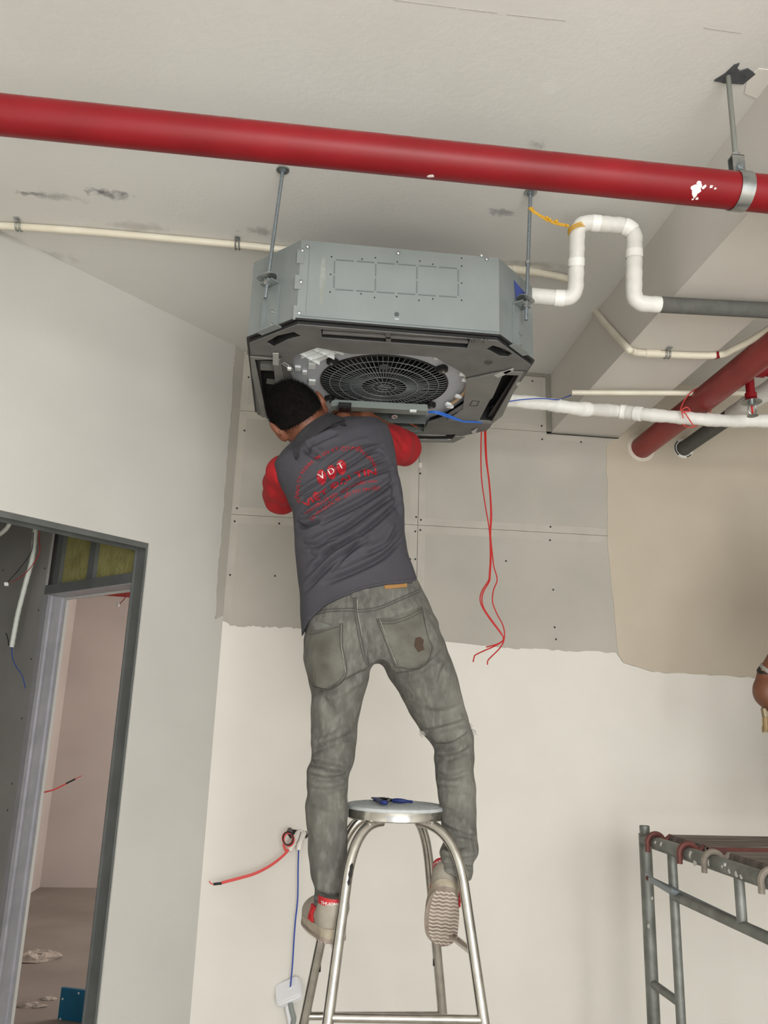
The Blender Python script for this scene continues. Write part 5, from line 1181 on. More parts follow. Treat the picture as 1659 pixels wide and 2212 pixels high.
st_ = patch(jb, [o3(*p) for p in ((1000, 500), (1030, 490), (1060, 515), (1055, 560), (1068, 590), (1020, 610), (990, 560))], .0045, .002, 4); st_.build('dirt_stain', mat('brown mud stain', '#3f3025', .9), jeans)
fr_ = MB(); rr = random.Random(12)
for (px, py, dx) in [(1395+i*4-1395, 0, 0) for i in range(0)]: pass
for side, base in ((-1, (o3(1050, 1225), o3(1075, 1260))), (1, (o3(1410, 1175), o3(1455, 1240)))):
    for k in range(16):
        t_ = rr.random(); bpx = base[0][0]+(base[1][0]-base[0][0])*t_; bpy_ = base[0][1]+(base[1][1]-base[0][1])*t_
        y = 2.335; P = [W(bpx-side*3, bpy_, y)]
        for j in range(3): P.append(P[-1]+np.array([side*rr.uniform(.002, .006), rr.uniform(-.003, .003), rr.uniform(-.005, .005)]))
        fr_.tube(catmull(P, 3), .0007, 4)
fr_.build('frayed_threads', mat('pale threads', '#9c9a92', .9), jeans, True, kind='stuff')

# ---- polo shirt
TS = [((655, 948), (765, 898)), ((615, 975), (812, 905)), ((590, 1003), (838, 925)), ((598, 1035), (848, 955)), ((620, 1075), (852, 985)), ((637, 1115), (854, 1015)), ((639, 1160), (864, 1062)), ((640, 1190), (868, 1090)), ((645, 1240), (869, 1140)), ((650, 1290), (876, 1185)), ((652, 1330), (890, 1225)), ((654, 1372), (901, 1262)), ((655, 1400), (906, 1285))]
TY = [2.43, 2.42, 2.41, 2.405, 2.40, 2.395, 2.385, 2.38, 2.37, 2.365, 2.36, 2.355, 2.355]
TD = [.055, .088, .105, .115, .120, .121, .119, .117, .115, .114, .115, .118, .12]
TIL = (1.0, .42)
sf = Field((-.22, 2.2, 1.60), (.50, 2.62, 2.52), .0036)
sf.stack(TIL, tsecs(TS, TY, TD), k=.02, ex=2.3)
SHR_, SHL_ = W(815, 958, 2.43), W(612, 1018, 2.43)
EL_R, EL_L = W(872, 962, 2.60), W(607, 1072, 2.59)

hem = [W(*p, 2.27) for p in ((640, 1375), (655, 1366), (668, 1338), (700, 1311), (740, 1291), (790, 1274), (840, 1264), (903, 1258), (930, 1255))]
hx, hz_ = np.array([p[0] for p in hem]), np.array([p[2] for p in hem])
front = .02
sf.cut(lambda X, Y, Z: np.interp(X, hx, hz_)-Z+0*Y)
nkc = W(700, 925, 2.45)
V, Q = sf.mesh(); V = relax(V, Q, 1); N = vnormals(V, Q)
o2 = lambda x, y: (540+x*.2713, 800+y*.2713)
SF = [([o2(350, 990), o2(560, 890), o2(760, 780), o2(900, 690), o2(1060, 590)], .0042, .0060), ([o2(400, 1110), o2(560, 1000), o2(700, 900), o2(960, 760), o2(1090, 690)], .0042, .0058), ([o2(430, 1150), o2(600, 1080), o2(850, 900), o2(1000, 830), o2(1140, 760)], .0048, .0060),
      ([o2(540, 1240), o2(800, 1120), o2(1000, 1000), o2(1160, 860)], .005, .0070), ([o2(500, 1400), o2(750, 1280), o2(950, 1140), o2(1160, 980)], .0048, .0075), ([o2(480, 1620), o2(650, 1450), o2(850, 1340), o2(1050, 1180), o2(1190, 1030)], .0055, .0078), ([o2(430, 1760), o2(600, 1600), o2(750, 1480), o2(950, 1350)], .005, .008),
      ([o2(600, 1710), o2(850, 1610), o2(1050, 1500), o2(1210, 1330)], .005, .0085), ([o2(380, 1180), o2(440, 1235), o2(560, 1200)], .007, .007), ([o2(440, 640), o2(520, 560), o2(700, 480)], .004, .009), ([o2(420, 560), o2(470, 640), o2(560, 700)], .004, .010), ([o2(870, 680), o2(980, 640), o2(1060, 640)], .0025, .006),
      ([o2(560, 790), o2(800, 620), o2(960, 560)], .0022, .007), ([o2(420, 1380), o2(540, 1400), o2(700, 1360)], .003, .008), ([o2(900, 1500), o2(1080, 1400), o2(1180, 1230)], .004, .008), ([o2(640, 1620), o2(820, 1430), o2(900, 1320)], .003, .006), ([o2(420, 1000), o2(520, 960), o2(640, 870)], .0025, .005), ([o2(480, 1180), o2(640, 1090), o2(760, 1010)], .003, .005),
      ([o2(500, 1500), o2(580, 1480), o2(700, 1400)], .003, .008), ([o2(1140, 780), o2(1150, 950), o2(1190, 1150)], .003, .010)]
V = lumpy(V, N, .0012, 35, 9); V = folds(V, N, [(p_, a_*2.9, w__*.85) for p_, a_, w__ in SF], 2.29); V = relax(V, Q, 1, .15)
shirt = np_mesh('shirt', V, Q, SHIRT, man); ORG[shirt] = ORG[man]
sb = bvh_of(V, Q)
# red sleeves
def sleeve(P, R, cutfn, fl_, lo, hi):
    s_ = Field(lo, hi, .0045); s_.chain(P, R, k=.03)
    if cutfn: s_.cut(cutfn)
    V, Q = s_.mesh(); V = relax(V, Q, 1); N = vnormals(V, Q); V = lumpy(V, N, .0022, 45, 21); V = folds(V, N, fl_, 2.42)
    return np_mesh('sleeve', V, Q, REDS, shirt)
HR_ = W(790, 903, 2.66); HL_ = W(742, 905, 2.64)
cutR = W(850, 1006, 2.42)
a0 = SHR_+(EL_R-SHR_)*.05
sleeve([a0, SHR_*.45+EL_R*.55+np.array([0, 0, -.004]), EL_R+np.array([.0, .01, -.005]), EL_R+(HR_-EL_R)*.15], [.064, .062, .056, .046], None,
       [([(840, 935), (870, 960), (905, 985)], .004, .009), ([(850, 985), (880, 985), (912, 975)], .004, .008), ([(845, 960), (870, 990), (880, 1002)], .003, .008)], (.15, 2.3, 2.0), (.75, 2.8, 2.6))
a0 = SHL_+(EL_L-SHL_)*.05
sleeve([a0, SHL_*.5+EL_L*.5, EL_L, EL_L+(HL_-EL_L)*.12], [.054, .055, .052, .044], None, [([(578, 1040), (600, 1060), (628, 1095)], .004, .008), ([(575, 1075), (600, 1090), (630, 1105)], .004, .007), ([(580, 1020), (590, 1050), (612, 1070)], .003, .008)], (-.35, 2.3, 1.9), (.25, 2.8, 2.5))
# shoulder seams
stroke(sb, [o2(1005, 385), o2(1060, 480), o2(1110, 620), o2(1140, 760)], .0012, .0004).build('sleeve_seam', mat('charcoal seam', '#38373c', .9), shirt, True)
stroke(sb, [o2(155, 730), o2(200, 880), o2(270, 1010), o2(340, 1080)], .0012, .0004).build('sleeve_seam', mat('charcoal seam', '#38373c'), shirt, True)
stroke(sb, [(668, 1330), (702, 1303), (742, 1283), (790, 1266), (840, 1256), (896, 1249)], .0008, .0003).build('hem_stitch', mat('charcoal seam', '#38373c'), shirt, True)
# collar: a standing band round the neck, folded over
NK0, NK1 = W(686, 938, 2.412), W(660, 903, 2.412)
nd = (NK1-NK0); nd /= np.linalg.norm(nd); nu = np.array([1., 0, .6]); nu -= nd*(nu@nd); nu /= np.linalg.norm(nu); nv_ = np.cross(nd, nu)
mb = MB(); nseg = 40
rings = []
for (h, r, ry) in ((-.030, .104, .112), (-.012, .097, .104), (.014, .080, .086), (.021, .076, .081), (.017, .072, .077), (-.024, .090, .098)):
    rings.append([NK0+nd*h+nu*r*math.cos(a)+nv_*ry*math.sin(a) for a in np.linspace(0, 2*math.pi, nseg, endpoint=False)])
Vc = [p for r_ in rings for p in r_]; Fc = []
for i in range(len(rings)):
    j = (i+1) % len(rings)
    for k in range(nseg): Fc.append((i*nseg+k, i*nseg+(k+1) % nseg, j*nseg+(k+1) % nseg, j*nseg+k))
mb.add(Vc, Fc); mb.build('collar', mat('charcoal collar rib', '#2e2d31', .85, color2='#272629', scale=20), shirt, True)

# the folded-over collar band across the nape
cpath = catmull([np.array([*p]) for p in ((640, 992, 2.375), (640, 968, 2.350), (652, 945, 2.335), (676, 926, 2.322), (706, 915, 2.318), (734, 913, 2.335), (748, 919, 2.36))], 8)
ring_a, ring_b, ring_c, ring_d = [], [], [], []
for i, p in enumerate(cpath):
    h_ = cast(sb, p[0], p[1], 0); y = p[2] if h_ is None else min(p[2], h_[0][1]-.006); P = W(p[0], p[1], y)
    q0, q1 = cpath[max(i-1, 0)], cpath[min(i+1, len(cpath)-1)]; tg = W(q1[0], q1[1], y)-W(q0[0], q0[1], y); tg[1] = 0; tg /= np.linalg.norm(tg); un = np.array([-tg[2], 0, tg[0]])
    k_ = min(1, min(i, len(cpath)-1-i)/12+.12)
    ring_a.append(P-un*.015*k_+np.array([0, -.007, 0])); ring_b.append(P+un*.015*k_+np.array([0, .006, 0])); ring_c.append(P+un*.014*k_+np.array([0, .014, 0])); ring_d.append(P-un*.013*k_+np.array([0, -.001, 0]))
mb = MB(); n_ = len(cpath); mb.add(ring_a+ring_b+ring_c+ring_d, [(r_*n_+i, r_*n_+i+1, ((r_+1) % 4)*n_+i+1, ((r_+1) % 4)*n_+i) for r_ in range(4) for i in range(n_-1)]+[(0, n_, 2*n_, 3*n_), (n_-1, 2*n_-1, 3*n_-1, 4*n_-1)])
mb.build('collar_fold', mat('charcoal collar rib', '#38373b'), shirt, True)

# printed logo and lettering, lying on the cloth
INK = mat('red screen print', '#a61622', .7, color2='#8a1a26', scale=60, lo=.4, hi=.75); WINK = mat('white screen print', '#dcd6d6', .7)
def subdiv(V, Fs, n):
    V = [np.asarray(v) for v in V]; T_ = []
    for f in Fs: T_ += [(f[0], f[i], f[i+1]) for i in range(1, len(f)-1)]
    for _ in range(n):
        E_ = {}; out = []
        def mid(a, b):
            k = (min(a, b), max(a, b))
            if k not in E_: E_[k] = len(V); V.append((V[a]+V[b])/2)
            return E_[k]
        for (a, b, c) in T_:
            ab, bc, ca_ = mid(a, b), mid(b, c), mid(c, a); out += [(a, ab, ca_), (ab, b, bc), (ca_, bc, c), (ab, bc, ca_)]
        T_ = out
    return np.array(V), T_
def print_text(body, path, size, material, name, off=.0020, bold=.012, spacing=1.0, shear=0.0, vy=None):
    """letters set along a photo-measured line on the back of the shirt"""
    V, Fs = subdiv(*text_mesh(body, 1.0, bold, shear, spacing), 2); xmax = max(V[:, 0].max(), 1e-3)
    P = catmull([np.array([*p, 0.]) for p in path], 12); P = np.array(P)[:, :2]; L = np.concatenate([[0], np.cumsum(np.linalg.norm(np.diff(P, axis=0), axis=1))])
    out = []; okv = []
    for v in V:
        s_ = np.clip(v[0]/xmax, 0, 1)*L[-1]; p = np.array([np.interp(s_, L, P[:, 0]), np.interp(s_, L, P[:, 1])])
        e = 1.0; q0 = np.array([np.interp(max(s_-e, 0), L, P[:, 0]), np.interp(max(s_-e, 0), L, P[:, 1])]); q1 = np.array([np.interp(min(s_+e, L[-1]), L, P[:, 0]), np.interp(min(s_+e, L[-1]), L, P[:, 1])])
        d = (q1-q0)/np.linalg.norm(q1-q0); nn = np.array([d[1], -d[0]]) if vy is None else np.array(vy)
        p = p+nn*v[1]*size; c = cast(sb, p[0], p[1], off); okv.append(c is not None); out.append(c[0] if c is not None else np.zeros(3))
    Fs = [f for f in Fs if all(okv[i] for i in f)]
    mb = MB(); mb.add(out, Fs); return mb.build(name, material, shirt)
oT = lambda x, y: (640+x*.12056, 950+y*.12056)
print_text('CÔNG TY TNHH TM DV KT CƠ ĐIỆN LẠNH', [oT(*p) for p in ((95, 1120), (55, 1000), (70, 870), (90, 740), (150, 600), (250, 470), (400, 350), (560, 265), (740, 205), (930, 190), (1090, 200), (1200, 270), (1290, 350), (1350, 430), (1385, 500))], 11.0, INK, 'arched_lettering', bold=.008)
for (cx_, cy_, rx_, ry_) in ((455, 675, 82, 135), (635, 585, 82, 125), (808, 495, 84, 130)):
    pts = [oT(cx_+rx_*math.cos(a)+.18*ry_*math.sin(a), cy_+ry_*math.sin(a)-.35*rx_*math.cos(a)) for a in np.linspace(0, 2*math.pi, 24, endpoint=False)]
    patch(sb, pts, .0018, .001, 3.0).build('logo_disc', INK, shirt)
print_text('V', [oT(420, 715), oT(530, 655)], 17, WINK, 'logo_letter', .0032, .0); print_text('D', [oT(585, 625), oT(690, 570)], 13, WINK, 'logo_letter', .0032, .0); print_text('T', [oT(760, 530), oT(860, 475)], 14, WINK, 'logo_letter', .0032, .0)
print_text('VIỆT ĐẠI TÍN', [oT(*p) for p in ((160, 1210), (480, 1010), (640, 900), (960, 720), (1120, 660), (1440, 620))], 17, INK, 'company_name', bold=.025)
print_text('* CHUYÊN LẮP ĐẶT - BẢO TRÌ ĐIỀU HÒA', [oT(*p) for p in ((160, 1340), (520, 1110), (850, 930), (1150, 800), (1450, 760))], 7.5, INK, 'slogan')
print_text('UY TÍN QUỐC TẾ - ĐỐI TÁC TIN CẬY', [oT(*p) for p in ((280, 1450), (480, 1270), (700, 1130), (880, 1050), (1080, 950), (1500, 890))], 9.0, INK, 'slogan')

# ---- body (head, neck, arms, hands, and the trunk and legs inside the clothes)
EARL, EARR = W(621, 950, 2.43), W(703, 893, 2.43)
hc = W(644, 898, 2.43)
e_ = EARR-EARL; e_[1] = 0; e_ /= np.linalg.norm(e_)
upv = np.array([-e_[2], 0, e_[0]]); fwd = np.array([0, 1., 0]); fwd = fwd+upv*.10; fwd /= np.linalg.norm(fwd); upv = np.cross(e_, fwd)*-1; upv = upv if upv[2] > 0 else -upv
HM = np.array([e_, fwd, upv])
def hd(a, b, c): return hc+e_*a+fwd*b+upv*c
bf = Field((-.26, 2.15, .92), (.56, 2.86, 2.66), .0042)
bf.ell(hd(0, .0, .018), HM, (.073, .092, .092), k=.01); bf.ell(hd(0, .03, -.05), HM, (.056, .065, .065), k=.04); bf.ell(hd(0, -.01, -.03), HM, (.066, .075, .07), k=.03)
bf.ell(hd(0, .098, -.02), HM, (.013, .018, .022), k=.012); bf.ell(hd(0, .085, .02), HM, (.045, .016, .012), k=.015); bf.ell(hd(0, .09, -.062), HM, (.022, .010, .008), k=.01); bf.ell(hd(0, .078, -.09), HM, (.022, .022, .018), k=.02)
for s_ in (-1, 1):
    bf.ell(hd(s_*.082, -.010, -.014), np.array([e_*.85+fwd*(-.52*s_), fwd*.85+e_*(.52*s_), upv]), (.009, .021, .035), k=.008)
    bf.ell(hd(s_*.091, -.022, .004), np.array([e_*.85+fwd*(-.52*s_), fwd*.85+e_*(.52*s_), upv]), (.006, .012, .027), k=.006)
    bf.ell(hd(s_*.03, .084, .002), HM, (.014, .010, .009), k=.006)
bf.cone(hd(0, -.012, -.06), NK0-nd*.03, .056, .062, k=.03)
CH, PV = W(740, 1060, 2.41), W(800, 1340, 2.36)
bf.cone(NK0-nd*.04, CH, .06, .085, k=.04); bf.cone(CH, PV, .085, .08, k=.05)
for S_ in (SHR_, SHL_): bf.cone(NK0-nd*.07, S_, .045, .04, k=.04)
bf.chain([SHR_, EL_R, EL_R+(HR_-EL_R)*.35, HR_], [.040, .036, .038, .027], k=.02); bf.chain([SHL_, EL_L, EL_L+(HL_-EL_L)*.3, HL_], [.038, .034, .037, .026], k=.02)
def limb(rows, yf, r):
    P = [((W(l, py, yf(py))+W(q_, py, yf(py)))/2) for (py, l, q_) in rows[::3]]; return P, [r(i/len(P)) for i in range(len(P))]
for rows, yf in ((LL, yl), (RL, yr)):
    P, R_ = limb(rows, yf, lambda t_: .040-.020*t_); bf.cone(PV, P[0], .06, .040, k=.03); bf.chain(P, R_, k=.02)
def hand(wr, d, side, thumb):
    """palm and five separate bent fingers; d along the hand, side across the knuckles, thumb = sign of side"""
    d = np.array(d, float)/np.linalg.norm(d); side = np.array(side, float); side -= d*(side@d); side /= np.linalg.norm(side); pn = np.cross(d, side)
    bf.cone(wr, wr+d*.03, .026, .024, k=.015); M = np.array([side, pn, d]); bf.ell(wr+d*.055, M, (.040, .017, .046), k=.015)
    for i, (o_, ln) in enumerate(((-.031, .8), (-.011, .97), (.011, 1.0), (.031, .92))):
        b = wr+d*.088+side*o_*thumb; p1 = b+d*.036*ln+pn*.006; p2 = p1+(d*.7+pn*.75)*.026*ln; p3 = p2+(d*.2+pn*.98)*.020*ln
        bf.chain([b, p1, p2, p3], [.0095, .009, .0082, .0072], k=.003)
    tb_ = wr+d*.03+side*.030*thumb; t1 = tb_+(side*thumb*.6+d*.8)*.032+pn*.008; t2 = t1+(d*.85+pn*.5+side*thumb*.1)*.030; bf.chain([tb_, t1, t2], [.014, .0108, .0085], k=.006)
hand(HR_, (-.35, .45, .25), (.5, .5, -.3), 1); hand(HL_, (.25, .75, .10), (1., -.2, .1), 1)
V, Q = bf.mesh(); V = relax(V, Q, 1)
body = np_mesh('body', V, Q, SKIN, man); ORG[body] = ORG[man]
for s_ in (-1, 1):
    mb = MB(); mb.lathe(hd(s_*.03, .0895, .002), fwd, [(.008, 0), (.0065, .003), (.001, .0045)], 12); mb.build('eye', mat('dark eye', '#1a120e', .2), body, True)
# hair: cap of short spiky hair above a shaved fade
def cap(lo_off, grow, cutlvl, name, m, spike, hstep, back):
    h_ = Field(hc-.16, hc+.16, hstep); h_.ell(hd(0, .0, .020), HM, (.073+grow, .092+grow, .092+grow), k=.01); h_.ell(hd(0, -.012, -.03), HM, (.066+grow*.8, .075+grow, .07), k=.03)
    def fn(X, Y, Z):
        x, y, z = X-hc[0], Y-hc[1], Z-hc[2]; c_ = x*upv[0]+y*upv[1]+z*upv[2]; b_ = x*fwd[0]+y*fwd[1]+z*fwd[2]; return np.maximum(cutlvl+back*b_-c_, b_-.075)
    h_.cut(fn); V, Q = h_.mesh(); V = relax(V, Q, 1); N = vnormals(V, Q)
    if spike: V = V+N*(np.abs(np.sin(V@np.array([310., 270, 190]))*np.sin(V@np.array([-170., 240, 330])))*spike)[:, None]; V = lumpy(V, N, .002, 70, 31)
    return np_mesh(name, V, Q, m, body if False else man)
cap(0, .0060, .000, 'hair', HAIR, .003, .003, .45)
def strands(name, m, n, lo, fullc, L0, L1, r0, seed, back):
    h_ = Field(hc-.14, hc+.14, .004); h_.ell(hd(0, .0, .018), HM, (.073, .092, .092), k=.01); h_.ell(hd(0, -.01, -.03), HM, (.066, .075, .07), k=.03); V, Q = h_.mesh(); N = vnormals(V, Q)
    r = np.random.default_rng(seed); C4 = V[Q].mean(1); N4 = N[Q].mean(1); R3 = C4-hc; c_ = R3@upv; b_ = R3@fwd
    lvl = c_-back*b_; w = np.clip((lvl-lo)/(fullc-lo), 0, 1)*(b_ < .07); w = w**.8; idx = r.choice(len(C4), n, p=w/w.sum()); mb = MB(); vv = []; ff = []
    for i in idx:
        q4 = V[Q[i]]; u_, t_ = r.random(2); p = (q4[0]*(1-u_)+q4[1]*u_)*(1-t_)+(q4[3]*(1-u_)+q4[2]*u_)*t_; nn = N4[i]/np.linalg.norm(N4[i])
        d = nn+upv*.55+r.normal(0, .30, 3); d /= np.linalg.norm(d); k_ = np.clip((lvl[i]-lo)/(fullc-lo), 0, 1); L_ = (L0+(L1-L0)*k_)*r.uniform(.7, 1.25)
        a_, bb = frame(d); b0 = len(vv); p = p-nn*.001
        for q_ in range(3): vv.append(p+r0*(a_*math.cos(q_*2.1)+bb*math.sin(q_*2.1)))
        vv.append(p+d*L_); ff += [(b0, b0+1, b0+3), (b0+1, b0+2, b0+3), (b0+2, b0, b0+3)]
    mb.add(vv, ff); o = mb.build(name, m, man); o['kind'] = 'stuff'; return o
strands('cropped_hair', FADE, 15000, -.075, -.005, .0025, .0070, .0007, 3, .50)
strands('spiky_hair', HAIR, 8000, -.022, .030, .006, .019, .0008, 5, .42)

# ---- shoes
CANV = mat('grey canvas shoe', '#a39c90', .8, color2='#8a8378', scale=18, bump=.1, bscale=200)
RUB = mat('dusty cream rubber', '#b5ab98', .75, color2='#978c7b', scale=22); SOLE = mat('mud brown outsole', '#9c8f84', .85, color2='#7e7068', scale=16)
REDT = mat('red shoe trim', '#b3262b', .6)
def shoe(heel, ydir, zdir, lab, mirror):
    yv = np.array(ydir, float); yv /= np.linalg.norm(yv); zv = np.array(zdir, float); zv -= yv*(zv@yv); zv /= np.linalg.norm(zv); xv = np.cross(yv, zv); M = np.stack([xv, yv, zv])
    T = lambda P: np.asarray(heel)+(np.asarray(P)*.92) @ M
    outl = []
    for t_ in np.linspace(0, 1, 25): outl.append((.036+.012*math.sin(math.pi*min(1, t_*.9+.05))*1.0-.010*math.exp(-((t_-.45)/.16)**2)*.6, t_*.262))
    prof = [(0, .0)]
    def hw(y):
        t_ = np.clip(y/.262, 0, 1); b_ = .033+.013*np.sin(np.pi*np.clip(t_*1.05-.1, 0, 1))**.8; e0 = np.sqrt(np.clip(1-((.035-np.minimum(y, .035))/.035)**2, 0, 1)); e1_ = np.sqrt(np.clip(1-((np.maximum(y, .20)-.20)/.062)**2, 0, 1)); return b_*e0*e1_
    ys_ = np.concatenate([np.linspace(0, .035, 9), np.linspace(.05, .19, 10), np.linspace(.20, .262, 12)])
    ol = [(hw(y), y) for y in ys_]+[(-hw(y), y) for y in ys_[::-1][1:-1]]
    ol = [(x+(.006*math.sin(math.pi*y/.262) if not mirror else -.006*math.sin(math.pi*y/.262)), y) for x, y in ol]
    mb = MB(); mb.plate(ol, [], lambda u, v, w: T((u*1.06, v, w)), .004, .030); sh = mb.build('shoe', RUB, man); ORG[sh] = ORG[man]
    mb = MB(); mb.plate(ol, [], lambda u, v, w: T((u*1.08, v*1.005, w)), -.004, .006); so = mb.build('outsole', SOLE, sh)
    mb = MB()
    for k in range(15):
        y = .012+k*.0165; w2 = hw(np.array(y+.004))*.95; n_ = 7
        P = [T((-w2+2*w2*i/n_, y+(.005 if i % 2 else 0), -.005)) for i in range(n_+1)]; mb.tube(P, .0032, 5)
    mb.build('tread', mat('pale tread', '#b3a79c', .85), so, kind='stuff')
    u_ = Field((-.07, -.02, .015), (.07, .28, .14), .004)
    u_.ell((0, .045, .062), np.eye(3), (.037, .046, .062), k=.02); u_.ell((0, .12, .045), np.eye(3), (.041, .10, .045), k=.03); u_.ell((0, .19, .032), np.eye(3), (.043, .068, .036), k=.03); u_.cone((0, .05, .08), (0, .055, .125), .034, .034, k=.02)
    u_.cut(lambda X, Y, Z: np.maximum(.020-Z, Z-(.098+.12*(np.abs(Y-.06)-.02)*(Y < .06)))+0*X)
    V, Q = u_.mesh(); V = relax(V, Q, 1); np_mesh('upper', T(V), Q, CANV, sh)
    mb = MB()
    band = [T((.0375*math.cos(a), .050+.042*math.sin(a), .094+.004*math.cos(a)**2)) for a in np.linspace(math.pi*.95, math.pi*2.05, 16)]
    up_b = [p+zv*.010 for p in band]; lo_b = [p-zv*.008 for p in band]; n_ = len(band); cc_ = T((0, .06, .09))
    ou = lambda p: p+(p-cc_)/np.linalg.norm(p-cc_)*.0025
    VV = [ou(p) for p in lo_b]+[ou(p) for p in up_b]+[p for p in up_b]+[p for p in lo_b]
    FF = [(r_*n_+i, r_*n_+i+1, ((r_+1) % 4)*n_+i+1, ((r_+1) % 4)*n_+i) for r_ in range(4) for i in range(n_-1)]
    mb.add(VV, FF); hb = mb.build('heel_band', REDT, sh, True)
    tv, tf = text_mesh('THUONG DINH', 1.0, .02); w_ = tv[:, 0].max(); pts = []
    for v in tv:
        a = math.pi*1.12+(v[0]/w_)*math.pi*.76; rr_ = np.array([.0375*math.cos(a), .050+.042*math.sin(a), .0905+v[1]*.010]); p = T(rr_); pts.append(p+(p-cc_)/np.linalg.norm(p-cc_)*.0034)
    mb = MB(); mb.add(pts, tf); mb.build('heel_lettering', mat('white shoe print', '#e6dedc', .6), sh)
    for sd in (-1, 1):
        mb = MB()
        for (ya, yb) in ((.085, .115), (.105, .085), (.125, .10)):
            P = []
            for t_ in np.linspace(0, 1, 8):
                z = .032+.04*t_; y = ya+(yb-ya)*t_; ht = np.clip((z-.045)/.05, -1, 1); x = sd*(.0425*math.sqrt(max(0.05, 1-max(0, (z-.045)/.052)**2))+.001); P.append(T((x, y, z)))
            mb.tube(P, .0042, 6)
        mb.build('side_stripes', REDT, sh, True, kind='stuff')
    mb = MB()
    for k in range(4):
        y = .10+k*.02; z = .089-k*.010; mb.tube([T((-.022, y, z-.004)), T((0, y+.004, z+.004)), T((.022, y, z-.004))], .003, 6)
    mb.tube(catmull([T((0, .10, .09)), T((.03, .085, .10)), T((.045, .09, .08)), T((.04, .10, .06))], 5), .002, 5)
    mb.build('laces', mat('white laces', '#cfccc4', .8), sh, True, kind='stuff')
    return sh
rl0, rl1 = RUNG_L; mL = rl0+(rl1-rl0)*.38
shoe(W(722, 2030, 2.235)*np.array([1, 1, 0])+np.array([0.004, 0, RZ+.0140]), (-.24, .95, .02), (.0, -.02, 1), 'left', False)
shoe(W(962, 1918, 2.235), (.10, .68, -.72), (.16, .72, .70), 'right', True)

# ================================================================== second worker, kneeling on the planks just outside the picture
pz = ZS+.028
wk = thing('person', (1.93, 2.35, pz), 'worker at the right edge, only a brown hand with dark wristband showing', 'person')
HW = W(1656, 1456, 2.70)
f2 = Field((1.45, 1.85, pz-.02), (2.45, 3.0, 2.55), .0055)
_bf = bf; bf = f2
hip = np.array([1.95, 2.27, pz+.40]); chest = np.array([1.96, 2.40, pz+.78]); shl, shr = np.array([1.79, 2.43, pz+.90]), np.array([2.13, 2.43, pz+.90]); hdc = np.array([1.95, 2.50, pz+1.13])
f2.cone(hip, chest, .12, .125, k=.05, sy=1.3); f2.cone(shl, shr, .055, .055, k=.06); f2.cone(chest+np.array([0, .01, .1]), hdc-np.array([0, .02, .06]), .06, .055, k=.04)
f2.ell(hdc, np.eye(3), (.076, .098, .115), k=.02); f2.ell(hdc+np.array([0, .098, -.02]), np.eye(3), (.013, .018, .022), k=.012)
for s_ in (-1, 1): f2.ell(hdc+np.array([s_*.078, -.005, -.01]), np.eye(3), (.008, .019, .032), k=.008)
for s_ in (-1, 1):
    kn = np.array([1.95+s_*.13, 2.44, pz+.062]); f2.chain([hip+np.array([s_*.08, 0, -.02]), kn, kn+np.array([0, -.36, -.012])], [.085, .058, .036], k=.04); f2.cone(kn+np.array([0, -.36, -.005]), kn+np.array([0, -.44, -.03]), .034, .026, k=.02)
el2 = np.array([1.735, 2.56, 1.93]); f2.chain([shl, el2, HW], [.047, .040, .029], k=.03); er2 = np.array([2.30, 2.52, pz+.66]); hr2 = np.array([2.12, 2.68, pz+.62]); f2.chain([shr, er2, hr2], [.047, .038, .027], k=.03)
hand(HW, (-.12, -.05, -1.), (.25, 1., -.05), 1); hand(hr2, (-.6, .7, .2), (.2, .2, 1.), 1)
f2.ell(HW+np.array([-.018, -.004, -.062]), np.eye(3), (.036, .040, .048), k=.03)
V, Q = f2.mesh(); V = relax(V, Q, 1); wb_ = np_mesh('body', V, Q, mat('tanned skin', '#6a402c', .5, color2='#784b36', scale=9), wk); ORG[wb_] = ORG[wk]
bf = _bf
# clothes
g_ = Field((1.6, 1.9, pz+.1), (2.4, 2.75, pz+1.05), .006); g_.cone(hip, chest, .135, .14, k=.05, sy=1.3); g_.cone(shl, shr, .07, .07, k=.06); g_.cone(shl, shl*.45+el2*.55, .062, .060, k=.03); g_.cone(shr, shr*.5+er2*.5, .062, .06, k=.03)
g_.cut(lambda X, Y, Z: (hip[2]-.03)-Z+0*X+0*Y); V, Q = g_.mesh(); np_mesh('shirt', relax(V, Q, 2), Q, mat('grey work shirt', '#6c6e70', .85), wk)
g_ = Field((1.6, 1.85, pz-.01), (2.4, 2.75, pz+.55), .006)
for s_ in (-1, 1):
    kn = np.array([1.95+s_*.13, 2.44, pz+.072]); g_.chain([hip+np.array([s_*.07, 0, .0]), kn, kn+np.array([0, -.33, -.012])], [.105, .071, .05], k=.04)
g_.cone(hip+np.array([-.05, 0, .04]), hip+np.array([.05, 0, .04]), .115, .115, k=.04); g_.cut(lambda X, Y, Z: np.maximum(Z-(hip[2]+.05), pz+.001-Z)+0*X+0*Y); V, Q = g_.mesh(); np_mesh('trousers', relax(V, Q, 2), Q, mat('dark work trousers', '#34383f', .85), wk)
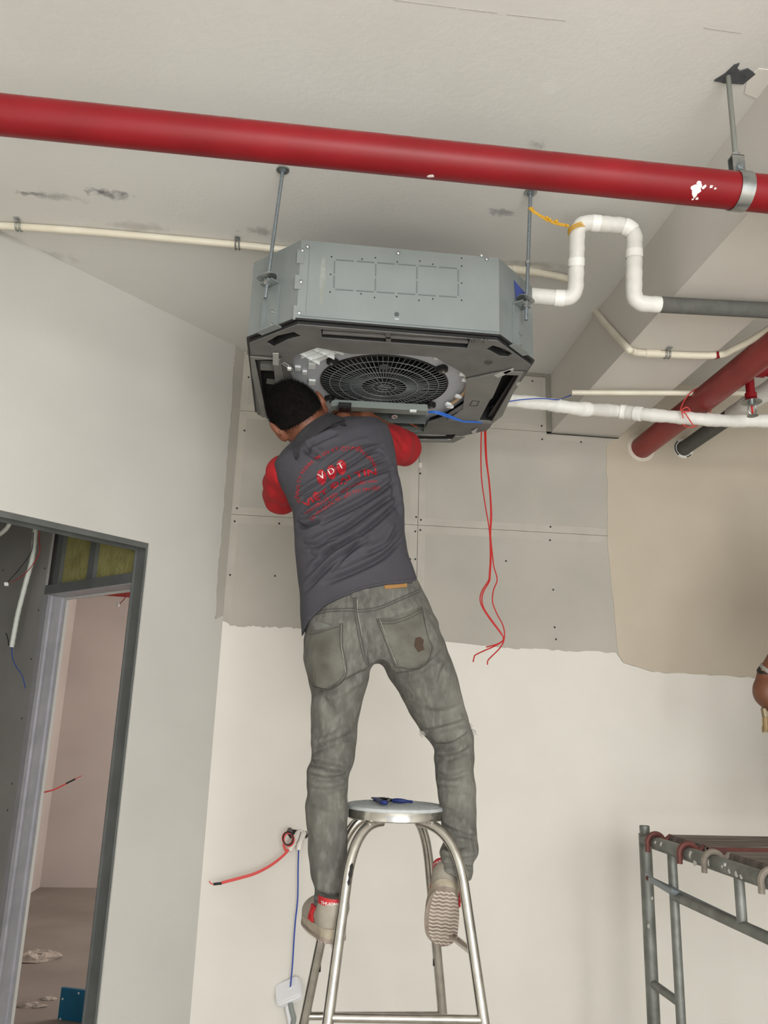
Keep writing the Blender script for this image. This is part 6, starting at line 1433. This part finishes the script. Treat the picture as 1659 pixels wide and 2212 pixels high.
g_ = Field(hdc-.17, hdc+.17, .005); g_.ell(hdc+np.array([0, -.006, .012]), np.eye(3), (.083, .104, .115), k=.01); g_.cut(lambda X, Y, Z: np.maximum(hdc[2]+.02+.5*(Y-hdc[1])-Z, Y-hdc[1]-.075)+0*X); V, Q = g_.mesh(); np_mesh('hair', relax(V, Q, 1), Q, HAIR, wk)
dwr = (HW-el2)/np.linalg.norm(HW-el2); mb = MB(); mb.lathe(HW-dwr*.010, dwr, [(.031, 0), (.034, .002), (.034, .016), (.031, .018)], 24); mb.build('wristband', mat('dark wristband', '#1d1b1a', .6), wk, True)
mb = MB(); mb.lathe(HW-dwr*.024, dwr, [(.032, 0), (.0335, .002), (.0335, .011), (.032, .013)], 24); mb.build('wristband', mat('grey wristband', '#8d8983', .5), wk, True)
mb = MB(); rr = random.Random(4)
for k in range(7):
    px, py = ((1637, 1492), (1622, 1514), (1648, 1529), (1655, 1531), (1640, 1491), (1652, 1505), (1645, 1530))[k]; c_ = W(px, py, 2.655); mb.lathe(c_, (0, -1, 0), [(.0022, -.02), (.0022, .0), (.001, .001)], 6)
# paint brush held in the hand
hc2 = HW+np.array([-.012, -.01, -.085]); br = thing('paint_brush', tuple(hc2), 'tan paint brush held pointing down in the hand at the right edge', 'brush')
bd = np.array([.10, .04, -1.]); bd /= np.linalg.norm(bd)
MB().tube([hc2-bd*.10, hc2, hc2+bd*.03], [.007, .010, .008], 12).build('handle', mat('ochre wooden handle', '#a8803f', .6), br, True)
MB().obox(hc2+bd*.045, (1, 0, .1), (0, 1, 0), bd, .026, .009, .016, .004).build('ferrule', mat('dull brush ferrule', '#8d8067', .5, .5), br, True)
mb = MB()
for k in range(160):
    o_ = np.array([rr.uniform(-.024, .024), rr.uniform(-.008, .008), 0]); a_ = hc2+bd*.058+o_; mb.tube([a_, a_+bd*.03+o_*.15, a_+bd*(.045+rr.uniform(0, .012))+o_*.4], .0011, 4, caps=False)
mb.build('bristles', mat('tan bristles', '#a58f6a', .9), br, True, kind='stuff')
